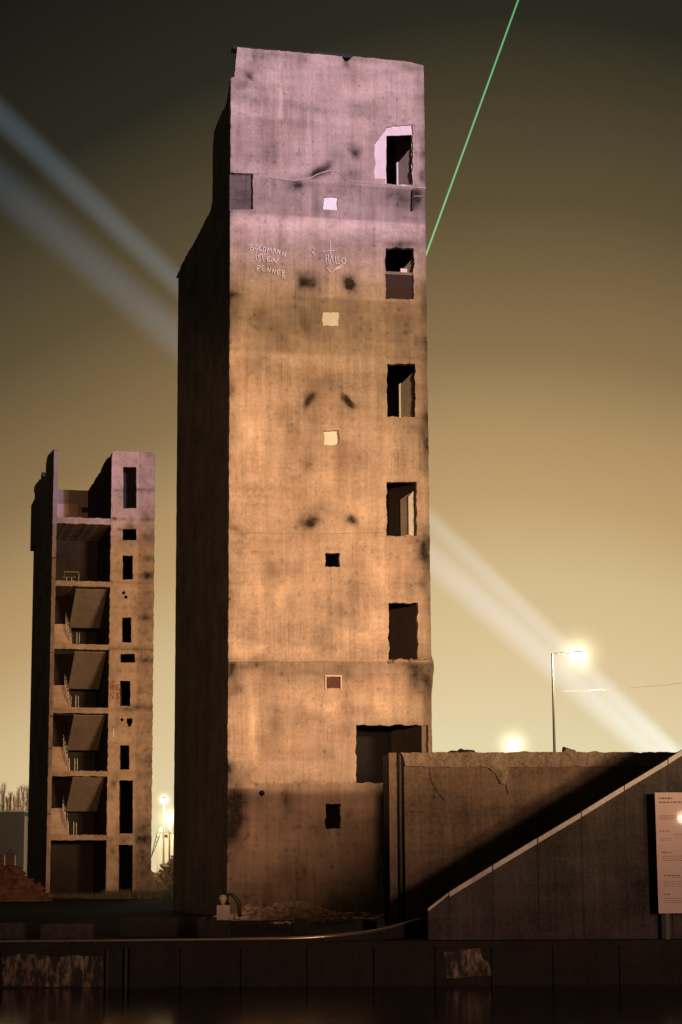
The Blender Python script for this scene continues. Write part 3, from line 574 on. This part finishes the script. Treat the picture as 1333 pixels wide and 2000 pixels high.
# railing left standing on the top landing
rl = MB(); vf = SL[1][1]
for i in range(1, 6):
    mb = MB(); v_ = SL[i][1]
    for _ in range(26): mb.rock((rnd.uniform(.4, ub0 - .3), rnd.uniform(.1, 1.3), v_ + .02), rnd.uniform(.02, .09))
    o = mb.build('floor_debris', M['rubble'], t2); o['kind'] = 'stuff'
(ua, _), (ub_, _), (uc, _) = f2(127, 1130), f2(151, 1130), f2(158, 1112)
rl.tube([(ua - .1, .8, vf + .38), (ub_, .8, vf + .4)], .035, 5)
for u_ in (ua + .25, ub_ - .3): rl.tube([(u_, .8, vf), (u_ - .04, .8, vf + .4)], .03, 5)
rl.tube([(uc, 1.2, vf), (uc, 1.2, vf + .86), (uc - 1.1, 1.2, vf + .86), (uc - 1.1, 1.2, vf + .3)], .018, 5)
rl.build('railing', M['steel'], t2)
# white panel and low window on the roofless top storey
bw = L2 - .32
pl_ = [T2.front(x, y, bw) for x, y in ((106, 984), (152, 984), (152, 1016), (106, 1016))]
sheet('wall_panel', pl_, [], bw - .06, bw, M['small_tower'], t2, step=.3, grid=False)
(ua, va), (ub_, vb) = T2.front(160, 991, bw), T2.front(190, 1002, bw)
MB().box((ua, bw - .08, vb), (ub_, bw - .01, va)).build('wall_opening', M['tar_and_shade'], t2)  # dark plate on the wall, standing in for the opening's shade
strokes('graffiti_word', [[(150, 330), (150, 520)], [(215, 270), (220, 500)], [(150, 420), (220, 410)], [(385, 370), (320, 365), (290, 420), (320, 490), (385, 478)]], f2, None, 205, 1310, 13.33, .07, M['red_paint'], t2, -.04)
strokes('graffiti_word', [[(230, 575), (160, 590), (150, 650), (215, 670), (220, 730), (150, 745)], [(320, 580), (320, 760)], [(320, 580), (380, 600), (325, 660), (385, 700), (320, 760)]], f2, None, 205, 1310, 13.33, .07, M['red_paint'], t2, -.04)
strokes('paint_stripe', [[(232, 1500), (230, 1730)]], f2, None, 205, 1310, 13.33, .07, M['chalk'], t2, -.04)
# ------------------------------------------------------------------ retaining wall right of the tower
WY = 63.6
rw = thing('retaining_wall', 'brown concrete retaining wall with a broken top edge beside the tall tower', 'wall', (0, WY, 0))
XZ = lambda x, y, Y=WY: (float(at(x, y, Y)[0]), float(at(x, y, Y)[2]))
xl = XZ(790, 1500)[0]; ztop = XZ(1000, 1469)[1]
bays = [790, 838, 873, 912, 965, 990, 1050, 1110, 1190, 1280, 1380, 1500]
for a, b_ in zip(bays, bays[1:]):
    xa, xb = XZ(a, 1540)[0], XZ(b_, 1540)[0]
    MB().box((xa + .0015, rnd.uniform(0, .012), -.3), (xb - .0015, .4, XZ(1000, 1496)[1])).build('wall_panel', M['wall2'], rw)
cap = [XZ(x, y) for x, y in ((783, 1470), (900, 1470), (1010, 1469), (1090, 1469), (1200, 1469), (1500, 1469))]
low = [XZ(x, y) for x, y in ((1500, 1497), (1010, 1498), (995, 1500), (988, 1534), (978, 1530), (968, 1510), (955, 1500), (930, 1498), (880, 1499), (850, 1498), (792, 1497))]
sheet('cap_beam', cap + low, [], -.1, .42, M['rough_cap'], rw, step=.09, jag=.02, relief=lambda u, v: (fbm(u * 3, v * 3, 71) - .5) * .22 + (fbm(u * 9, v * 9, 72) - .5) * .08)
def torn(pts, w0=-.1): sheet('torn_sheet', [XZ(*p) for p in pts], [], w0, w0 + .03, M['wall2'], rw, step=.15, jag=.01, grid=False)
torn([(840, 1500), (872, 1500), (872, 1566), (862, 1556), (850, 1540), (843, 1524)], -.06)
torn([(985, 1500), (993, 1500), (994, 1552), (990, 1540)], -.07)
xa = XZ(760, 1500)[0]; xb = XZ(775, 1500)[0]; xc = XZ(783, 1500)[0]
MB().box((xa, -.05, -.3), (xb, .5, ztop)).build('wall_pier', M['wall2'], rw)
MB().box((xb, .3, -.3), (xl, .5, ztop - .02)).build('pier_slot', M['tar_and_shade'], rw)  # black strip put in for the shade in the slot
MB().tube([(xb + .1, .05, -.3), (xb + .1, .05, ztop)], .055).build('drain_pipe', M['dark_steel'], rw)
MB().box((XZ(751, 1600)[0], .7, -.3), (xa - .004, .9, ztop - .02)).build('shadow_board', M['tar_and_shade'], rw)  # black board put in for the shade beside the pier
for (x0, x1, h, lab, nm) in ((882, 922, .14, 'flat dark lump of debris on the retaining wall top beside the tall tower', 'debris_lump'), (1098, 1116, .17, 'pale concrete chunk with a square end on the retaining wall top', 'concrete_chunk'), (1112, 1126, .12, 'small slanted chip of concrete right of the lamp post on the wall', 'concrete_chip')):
    mb = MB(); xa_, xb_ = XZ(x0, 1470)[0], XZ(x1, 1470)[0]; k = 5 if nm == 'debris_lump' else 1
    for i in range(k): mb.rock((xa_ + (xb_ - xa_) * (i + .5) / k, .15, ztop + h * .1), (xb_ - xa_) / k * (.62 if k == 1 else 1.3), .8 if k == 1 else .5, 2)
    o = mb.build(nm, M['dark_steel'] if k == 5 else M['rough_cap']); o.location = (0, WY, 0); tag(o, lab, 'rubble')
# ------------------------------------------------------------------ stepped ramp wall at the water's edge
RY = 59.0
rp = thing('ramp_wall', 'dark stone ramp wall with a pale sloping coping, climbing to the right', 'wall', (0, RY, 0))
R2 = lambda x, y: (float(at(x, y, RY)[0]), float(at(x, y, RY)[2]))
cl = [(1560, 1330), (1475, 1377), (1390, 1428), (1304, 1483), (1219, 1534), (1135, 1586), (1050, 1637), (962, 1690), (877, 1742), (836, 1775)]
cp = [R2(*p) for p in cl]
for i, ((xa, za), (xb, zb)) in enumerate(zip(cp, cp[1:])):
    g_ = .012
    t_ = .15 if i < 8 else .08
    dx, dz = xb - xa, zb - za
    MB().prism([(xa + dx * g_ , -.09, za + dz * g_ - t_), (xb - dx * g_, -.09, zb - dz * g_ - t_), (xb - dx * g_, -.09, zb - dz * g_ + rnd.uniform(-.012, .012)), (xa + dx * g_, -.09, za + dz * g_ + rnd.uniform(-.012, .012))], (0, .5, 0)).build('coping_stone', M['coping'], rp)
    t_ += .004
    MB().prism([(xa - .005, rnd.uniform(0, .025), QZ - .1), (xb + .005, .0, QZ - .1), (xb + .005, .0, zb - t_), (xa - .005, .0, za - t_)], (0, .34, 0)).build('stone_panel', M['granite'], rp)
# ------------------------------------------------------------------ notice board
nb = thing('notice_board', 'large pale notice board with rows of faint print before the dark ramp wall', 'notice board', (0, 58.4, 0))
B2 = lambda x, y: (float(at(x, y, 58.4)[0]), float(at(x, y, 58.4)[2]))
bx0, bz1 = B2(1279.5, 1548); bz0 = B2(1284, 1784)[1]; bx1 = bx0 + 2.3
m, nt_, b = mat('laminated_board'); n = N(nt_); co = n.node('ShaderNodeTexCoord').outputs['Object']
mx = n.node('ShaderNodeMix', data_type='RGBA'); nt_.links.new(n.noise(co, 1.5, 4), mx.inputs[0]); mx.inputs[6].default_value = (.70, .50, .46, 1); mx.inputs[7].default_value = (.8, .58, .53, 1)
nt_.links.new(mx.outputs[2], b.inputs['Base Color']); b.inputs['Roughness'].default_value = .035; b.inputs['Specular IOR Level'].default_value = .08
bp = n.node('ShaderNodeBump'); bp.inputs['Strength'].default_value = .1; bp.inputs['Distance'].default_value = .0012; nt_.links.new(n.noise(co, 1, 2, (.25, 1, 9)), bp.inputs['Height']); nt_.links.new(bp.outputs[0], b.inputs['Normal'])
MB().box((bx0, 0, bz0), (bx1, .04, bz1)).build('panel', m, nb)
for x in (bx0 + .25, bx1 - .25): MB().box((x - .05, .042, QZ - .02), (x + .05, .12, bz1 - .1)).build('post', M['dark_steel'], nb)
ink = plain('faded_ink', (.2, .12, .1), .8, bump=0)
mb = MB(); sc = 7.41; k_ = (bx0 + 0, bz1)
def row(y, x0, x1, h):
    x = x0
    while x < x1:
        wd = rnd.uniform(20, 70); a = bx0 + (x - 340) / sc / 68.4; zz = bz1 - (y - 130) / sc / 68.4; wv = min(wd, x1 - x) / sc / 68.4
        mb.box((a, -.004, zz - h), (a + wv, -.001, zz + h)); x += wd + rnd.uniform(8, 16)
for y, x0, x1, h in ((212, 395, 585, .022), (268, 395, 1300, .018), (460, 395, 620, .008), (485, 395, 620, .008), (508, 400, 600, .008), (676, 385, 530, .012), (722, 600, 1200, .006), (780, 400, 560, .006), (805, 400, 540, .006), (976, 415, 555, .012), (1030, 415, 1200, .006), (1060, 415, 1100, .006), (1090, 415, 1150, .006),
                     (1300, 430, 660, .014), (1326, 545, 1300, .008), (1385, 430, 1100, .006), (1415, 430, 1200, .006), (1448, 430, 1000, .006), (1565, 420, 522, .012), (1620, 425, 1100, .006), (1650, 425, 1150, .006), (1680, 425, 1000, .006)): row(y, x0, x1, h)
mb.build('print', ink, nb)['kind'] = 'stuff'
# ------------------------------------------------------------------ the curving rail on the quay edge
pts = []
for (x, y, Y) in ((-260, 1842, 58.35), (-60, 1839, 58.35), (100, 1838, 58.35), (300, 1836, 58.35), (500, 1834, 58.35), (580, 1832.5, 58.4), (640, 1829, 58.6), (690, 1824, 59.0), (730, 1818.5, 59.5), (765, 1811, 60.1), (790, 1804, 60.7), (815, 1797, 61.4), (840, 1792, 62.2)):
    pts.append(at(x, y, Y))
def smooth(P, k=6):
    out = []
    for i in range(len(P) - 1):
        a, b_, c, d = P[max(i - 1, 0)], P[i], P[i + 1], P[min(i + 2, len(P) - 1)]
        for j in range(k):
            t = j / k; out.append(.5 * ((2 * b_) + (c - a) * t + (2 * a - 5 * b_ + 4 * c - d) * t * t + (3 * b_ - a - 3 * c + d) * t ** 3))
    return out + [P[-1]]
sp = smooth(pts)
ed = thing('edge_rail', 'long worn steel edge rail along the quay, curving up to the right', 'rail', (0, 0, 0))
m = plain('worn_steel', (.75, .56, .42), .3, .9, var=.5, scale=9, bump=.3); M['worn'] = m
MB().tube(sp, .045, 10).build('rail', m, ed, True)
mb = MB()
for a, b_ in zip(sp, sp[1:]):
    lo1, lo2 = np.array([a[0], a[1], QZ - .1]), np.array([b_[0], b_[1], QZ - .1]); a1, b1 = a - (0, 0, .04), b_ - (0, 0, .04)
    mb.prism([lo1, lo2, b1, a1], (0, .3, 0))
mb.build('kerb_base', M['quay'], ed)
# mooring post with its pale cap and knob
p0 = at(437, 1797, 59.4); mo = thing('mooring_post', 'dark mooring post with a pale square cap and a pear shaped knob', 'post', (p0[0], 59.4, QZ - .02))
hz_ = p0[2] - QZ
MB().box((-.2, -.2, 0), (.2, .2, hz_ + .02)).build('post_shaft', M['quay'], mo)
mb = MB().box((-.18, -.18, hz_ + .024), (.19, .19, hz_ + .44)); mb.build('cap_block', M['tower'], mo)
MB().lathe([(.05, 0), (.055, .04), (.11, .14), (.12, .2), (.09, .27), (.03, .29)], (-.02, 0, hz_ + .44)).build('knob', M['tower'], mo, True)
bp_ = MB().tube([(.12, .1, hz_ + .44), (.1, .15, hz_ + .75), (.25, .2, hz_ + .72), (.42, .3, hz_ + .5), (.45, .3, hz_ + .1)], .06, 8); bp_.build('bent_pipe', M['dark_steel'], mo, True)
# blocks and kerbs lying on the quay
for (x0, y0, x1, y1, Y, lab) in ((573, 1788, 601, 1810, 63, 'small dark concrete block on the quay below the tower middle'), (707, 1792, 737, 1808, 64, 'flat dark concrete block on the quay near the retaining wall')):
    a, b_ = at(x0, y0, Y), at(x1, y1, Y); g0 = QZ
    mb = MB().prism([(0, 0, 0), (b_[0] - a[0], .05, 0), (b_[0] - a[0] - .03, .02, a[2] - g0 - .06), (.05, 0, a[2] - g0)], (.05, .5, 0)); o = mb.build('concrete_block', M['quay']); o.location = (a[0], Y, g0 - .05); tag(o, lab, 'block', 'concrete blocks on the quay')
for (x0, y0, x1, Y, dpt, mt, lab) in ((235, 1791, 424, 62, .5, 'quay', 'low dark kerb with a thin lit edge left of the mooring post'), (80, 1803, 182, 61, .6, 'granite', 'low brownish plinth block on the quay below the open tower'), (-60, 1801, 46, 61, .6, 'granite', 'low plinth block at the left end of the quay')):
    a, b_ = at(x0, y0, Y), at(x1, y0, Y); o = MB().box((0, 0, 0), (b_[0] - a[0], dpt, a[2] - QZ)).build('low_kerb' if 'kerb' in lab else 'plinth_block', M[mt]); o.location = (a[0], Y, QZ - .02); tag(o, lab, 'kerb' if 'kerb' in lab else 'block')
# rubble heaps (nobody could count the pieces)
def heap(name, cx, cy, rx, ry, h, n_, mt, rmin=.05, rmax=.22):
    mb = MB(); K = 14
    V = []; 
    for i in range(K + 1):
        for j in range(K + 1):
            a, b_ = i / K * 2 - 1, j / K * 2 - 1; r = math.hypot(a, b_); z = h * max(0, 1 - r) ** .8 * rnd.uniform(.8, 1.1) - .1
            V.append((cx + a * rx, cy + b_ * ry, z))
    mb.add(V, [(i * (K + 1) + j, (i + 1) * (K + 1) + j, (i + 1) * (K + 1) + j + 1, i * (K + 1) + j + 1) for i in range(K) for j in range(K)])
    for i in range(n_):
        a = rnd.uniform(0, 6.28); r = rnd.random() ** .6; mb.rock((cx + rx * r * math.cos(a), cy + ry * r * math.sin(a), h * max(0, 1 - r) ** .8), rnd.uniform(rmin, rmax))
    return tag(mb.build(name, mt), kind='stuff')
g = at(560, 1790, 76); heap('rubble', g[0] + .1, 77.6, 2.0, 1.3, .62, 160, M['rubble'])
g = at(490, 1790, 77); heap('rubble', g[0], 77.5, 1.3, 1.2, .42, 90, M['rubble'])
g = at(690, 1800, 76); heap('rubble', g[0], 77.2, 1.9, 1.6, .2, 110, M['rubble'], .04, .13)
g = at(640, 1800, 70); heap('rubble', g[0], 70.5, 2.0, 1.0, .1, 90, M['rubble'], .03, .1)
g = at(20, 1700, 128); heap('rubble', g[0] - 1.0, 130, 3.4, 3, 2.7, 150, M['brick_rubble'], .12, .4)
g = at(330, 1670, 180); heap('rubble', g[0] + .6, 180, 2.6, 3, 3.2, 140, M['rubble'], .1, .4)
g = at(305, 1670, 175); heap('rubble', g[0] - .8, 176, 1.6, 2, 2.0, 90, M['rubble'], .1, .35)
# dry grass by the open tower
mb = MB(); 
for i in range(2600):
    x = rnd.uniform(90, 335) if rnd.random() < .7 else rnd.uniform(180, 330); Y = rnd.uniform(139, 151); p = at(x, 1750, Y); h = rnd.uniform(.12, .5) * (1.3 if x > 200 else .8); a = rnd.uniform(0, 6.28); w_ = .025
    dx, dy = math.cos(a), math.sin(a); l = rnd.uniform(-.3, .3)
    mb.add([(p[0] - dx * w_, Y - dy * w_, -.05), (p[0] + dx * w_, Y + dy * w_, -.05), (p[0] + l * h, Y + l * h * .5, h)], [(0, 1, 2)])
tag(mb.build('grass', plain('dry_grass', (.12, .105, .05), .9, bump=0)), kind='stuff')
# ------------------------------------------------------------------ lamps, each with an emitting volume put round it as a painted halo
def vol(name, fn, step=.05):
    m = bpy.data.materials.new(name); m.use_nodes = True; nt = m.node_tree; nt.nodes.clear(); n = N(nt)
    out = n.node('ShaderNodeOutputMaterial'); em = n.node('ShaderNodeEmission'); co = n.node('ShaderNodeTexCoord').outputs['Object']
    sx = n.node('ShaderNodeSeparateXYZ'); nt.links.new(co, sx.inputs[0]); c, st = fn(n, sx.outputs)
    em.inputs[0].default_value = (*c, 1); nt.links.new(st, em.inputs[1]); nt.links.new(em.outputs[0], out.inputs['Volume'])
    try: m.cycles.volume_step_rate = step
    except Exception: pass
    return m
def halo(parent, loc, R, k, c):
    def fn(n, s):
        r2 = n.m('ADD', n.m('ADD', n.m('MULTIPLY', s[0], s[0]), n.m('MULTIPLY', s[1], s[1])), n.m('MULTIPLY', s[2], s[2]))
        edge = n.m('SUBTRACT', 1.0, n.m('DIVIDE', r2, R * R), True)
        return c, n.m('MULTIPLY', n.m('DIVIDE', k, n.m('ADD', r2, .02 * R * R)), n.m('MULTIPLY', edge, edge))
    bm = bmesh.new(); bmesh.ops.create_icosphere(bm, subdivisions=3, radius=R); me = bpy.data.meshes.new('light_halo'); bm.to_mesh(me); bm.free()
    o = link('light_halo', me, parent, vol('halo_emission', fn, .08)); o.location = loc; return o
def lamp_post(name, label, foot, head, arm_from, Y, mt='lens_warm', power=3000, hr=(.42, .2, .1), R=2.2, k=.10, c=(1, .93, .6)):
    b0, hd = at(foot[0], foot[1], Y), at(head[0], head[1], Y)
    tp = at(arm_from[0], arm_from[1], Y); x0 = tp[0]
    t = thing(name, label, 'street lamp', (x0, Y, -.05))
    hh = tp[2] + .05
    MB().tube([(0, 0, 0), (0, 0, hh * .5), (0, 0, hh)], [.11, .085, .06], 8).build('pole', M['steel'], t)
    hx = hd[0] - x0
    if abs(hx) > .3: MB().tube([(0, 0, hh - .03), (hx * .5, 0, hh + .02), (hx - hr[0] * .8, 0, hh)], .04, 6).build('arm', M['steel'], t)
    hz = hd[2] + .05
    MB().lathe([(.02, .12), (hr[1] * .9, .1), (hr[1] * 1.1, .02), (hr[1], 0)], (0, 0, 0), 12).build('lamp_head', M['dark_steel'], t).location = (hx, 0, hz + .03)
    ls = MB().lathe([(.03, -hr[2]), (hr[1] * .8, -hr[2] * .7), (hr[1], 0), (hr[1] * .9, .02)], (0, 0, 0), 14).build('lamp_lens', M[mt], t, True); ls.location = (hx, 0, hz); ls.scale = (hr[0] / hr[1], 1, 1.6)
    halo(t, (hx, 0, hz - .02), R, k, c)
    l = bpy.data.lights.new('lamp_light', 'POINT'); l.energy = power; l.color = c; l.shadow_soft_size = .2
    lo = bpy.data.objects.new('lamp_light', l); col.objects.link(lo); lo.parent = t; lo.location = (hx, -.1, hz - .35)
    return t
lamp_post('street_lamp', 'tall street lamp on an angled arm rising behind the retaining wall', (1085, 1468), (1130, 1277), (1079, 1276), 120, hr=(.52, .34, .2), R=2.1, k=.22)
lamp_post('street_lamp', 'low bright street lamp just above the retaining wall top', (1003, 1700), (1003, 1455), (1003, 1449), 190, hr=(.5, .5, .34), R=2.6, k=.3, power=4000)
lamp_post('street_lamp', 'upper of two white lamps in the gap between the towers', (322, 1700), (321, 1561), (321, 1556), 186, 'lens_white', hr=(.3, .3, .22), R=1.1, k=.12, c=(1, .97, .8), power=2500)
lamp_post('street_lamp', 'lower white lamp half hidden by the tall tower edge', (334, 1700), (332, 1597), (332, 1592), 184, 'lens_white', hr=(.3, .3, .24), R=1.9, k=.28, c=(1, .80, .45), power=2500)
# span wire with its pale fitting
wr = thing('span_wire', 'thin overhead wire with a short pale fitting right of the tall lamp post', 'wire', (0, 120, 0))
a, b_, c_, d_ = at(1086, 1350, 120), at(1152, 1349, 120), at(1181, 1347.5, 120), at(1420, 1322, 120)
a[1] = b_[1] = c_[1] = d_[1] = 0
MB().tube([a, b_], .006, 5).tube([c_, (c_ + d_) / 2 - (0, 0, .1), d_], .009, 5).build('wire', M['bark'], wr); MB().tube([b_, c_], .035, 6).build('fitting', M['board'], wr)
# ------------------------------------------------------------------ site cabin and ladder between the towers
p = at(316, 1640, 190); cz = p[2]
cb = thing('site_cabin', 'small cream site cabin with a red plate between the two towers', 'cabin', (p[0], 190, 0))
q0, q1, q2 = at(308, 1628, 190), at(345, 1628, 190), at(316, 1665, 190)
MB().box((q0[0] - p[0], 0, 0), (q1[0] - p[0], 2.4, q0[2])).build('body', M['cream'], cb)
MB().box((q0[0] - p[0] - .06, -.06, q0[2] + .003), (q1[0] - p[0] + .06, 2.46, q0[2] + .1)).build('roof', M['steel'], cb)
r0, r1 = at(318, 1630, 190), at(328, 1636, 190); MB().box((r0[0] - p[0], -.03, r1[2]), (r1[0] - p[0], -.004, r0[2])).build('sign_plate', M['rust'], cb)
r0, r1 = at(311, 1616, 190), at(322, 1627, 190); MB().box((r0[0] - p[0], .3, q0[2] + .104), (r1[0] - p[0], 1.0, r0[2])).build('roof_box', M['board'], cb)
ld = thing('ladder', 'dark ladder leaning against the cream site cabin', 'ladder', (0, 189, 0))
mb = MB(); A = [at(302, 1645, 189), at(306, 1628, 189)]; Bp = [at(305.5, 1647, 189), at(312, 1630, 189)]
for P in (A, Bp):
    for q in P: q[1] = 0
    d = P[1] - P[0]; P[0] = P[0] - d * (P[0][2] / d[2]) * .98
    mb.tube([P[0], P[1] + (0, .6, 0)], .035, 5).build('rail', M['dark_steel'], ld); mb = MB()
for t in np.linspace(.08, .95, 12): MB().tube([A[0] + (A[1] + (0, .6, 0) - A[0]) * t, Bp[0] + (Bp[1] + (0, .6, 0) - Bp[0]) * t], .02, 4).build('rung', M['dark_steel'], ld)

# ------------------------------------------------------------------ left edge: low grey building, bare poplars, box on the mound
p = at(0, 1586, 190); e = at(48, 1586, 190); bl_ = thing('low_building', 'low grey flat roofed building with a bright roof edge left of the open tower', 'building', (e[0], 190, 0))
MB().box((-30, 0, 0), (0, 14, p[2])).build('wall', M['grey_cladding'], bl_)
MB().box((-30.1, -.12, p[2] + .003), (.05, 14, p[2] + .13)).build('roof_edge', M['board'], bl_)
MB().box((.004, .3, 0), (.6, 8, p[2] - .4)).build('side_annex', M['cream'], bl_)
pb = at(21, 1684, 128); bx = thing('equipment_box', 'small dark equipment box with pale corner posts on the brick rubble mound', 'box', (pb[0], 128, pb[2] - .2))
tz = at(21, 1664, 128)[2] - pb[2] + .2
MB().box((-.28, -.2, 0), (.28, .2, tz)).build('body', M['dark_steel'], bx)
for x in (-.32, .32): MB().box((x - .03, -.23, 0), (x + .03, -.204, tz * .75)).build('corner_post', M['board'], bx)
MB().box((-.16, -.1, tz + .002), (.1, .1, tz + .18)).build('lid', M['dark_steel'], bx)
def poplar(x, ytop, Y, lab):
    b0 = at(x, 1600, Y); tz_ = at(x, ytop, Y)[2]; t = thing('poplar_tree', lab, 'tree', (b0[0], Y, -.1), 0, 'bare poplars behind the low building')
    MB().tube([(0, 0, 0), (rnd.uniform(-.1, .1), 0, tz_ * .5), (rnd.uniform(-.15, .15), 0, tz_)], [.16, .1, .012], 6).build('trunk', M['bark'], t)
    mb = MB()
    for i in range(110):
        z = tz_ * rnd.uniform(.25, .95); a = rnd.uniform(0, 6.28); r = rnd.uniform(.3, 1.0) * (1.2 - z / tz_) * 1.1; h = rnd.uniform(.8, 2.2)
        c1 = np.array([math.cos(a) * r * .6, math.sin(a) * r * .6, z + h * .4]); c2 = np.array([math.cos(a) * r, math.sin(a) * r, min(z + h, tz_ * 1.02)])
        mb.tube([(0, 0, z), c1, c2], [.025, .018, .006], 3, False)
        for _ in range(3):
            k = rnd.uniform(.3, .9); q = c1 * (1 - k) + c2 * k; mb.tube([q, q + np.array([rnd.uniform(-.3, .3), rnd.uniform(-.3, .3), rnd.uniform(.2, .6)])], [.012, .004], 3, False)
    mb.build('crown', M['bark'], t)
words = ['leftmost bare poplar behind the low grey building', 'second bare poplar from the left, tallest of the row', 'third bare poplar, thin and short, behind the low building', 'fourth bare poplar in the row, leaning apart from its neighbours', 'bare poplar in the middle of the row behind the low building', 'bushy bare poplar right of the middle of the row', 'bare poplar next to last before the open tower', 'last bare poplar, half hidden by the open tower edge']
for (x, yt), lab in zip([(-2, 1548), (6, 1536), (14, 1562), (20, 1552), (28, 1558), (36, 1543), (44, 1539), (54, 1541)], words): poplar(x, yt, 236 + rnd.uniform(-6, 6), lab)
# ------------------------------------------------------------------ searchlight beams and the laser, their glow put in as emitting volumes
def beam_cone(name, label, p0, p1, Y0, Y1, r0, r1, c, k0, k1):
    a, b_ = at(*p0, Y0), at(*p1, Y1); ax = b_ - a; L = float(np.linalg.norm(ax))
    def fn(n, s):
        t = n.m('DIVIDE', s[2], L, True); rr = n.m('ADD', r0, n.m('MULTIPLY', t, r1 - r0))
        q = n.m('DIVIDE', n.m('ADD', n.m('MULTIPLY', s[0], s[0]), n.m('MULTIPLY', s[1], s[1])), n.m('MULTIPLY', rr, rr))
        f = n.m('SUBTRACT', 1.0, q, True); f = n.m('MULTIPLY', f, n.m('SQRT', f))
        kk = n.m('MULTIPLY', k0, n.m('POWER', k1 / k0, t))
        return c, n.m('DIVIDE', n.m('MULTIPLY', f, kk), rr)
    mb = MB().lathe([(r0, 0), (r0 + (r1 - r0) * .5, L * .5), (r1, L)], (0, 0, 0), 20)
    o = mb.build(name, vol('beam_emission', fn, .02)); o.location = a; o.rotation_euler = Vector(ax).to_track_quat('Z', 'Y').to_euler(); return tag(o, label, 'light beam', 'searchlight beams behind the towers')
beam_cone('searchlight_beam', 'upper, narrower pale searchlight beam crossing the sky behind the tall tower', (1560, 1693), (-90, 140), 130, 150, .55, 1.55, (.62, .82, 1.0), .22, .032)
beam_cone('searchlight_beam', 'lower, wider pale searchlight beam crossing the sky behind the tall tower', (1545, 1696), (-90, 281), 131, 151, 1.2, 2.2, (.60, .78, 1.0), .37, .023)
a, b_ = at(600, 1140, 104), at(1190, -490, 112)
ax = b_ - a; LL = float(np.linalg.norm(ax))
def laser_fn(n, sp_):
    t = n.m('DIVIDE', sp_[2], LL, True)
    return (.16, .62, .26), n.m('ADD', 8.5, n.m('MULTIPLY', t, -4.5))
lz = MB().tube([(0, 0, 0), (0, 0, LL)], .058, 8).build('laser_beam', vol('laser_emission', laser_fn, .1)); lz.location = a; lz.rotation_euler = Vector(ax).to_track_quat('Z', 'Y').to_euler()
tag(lz, 'thin green laser beam slanting up to the right behind the tall tower', 'laser beam')
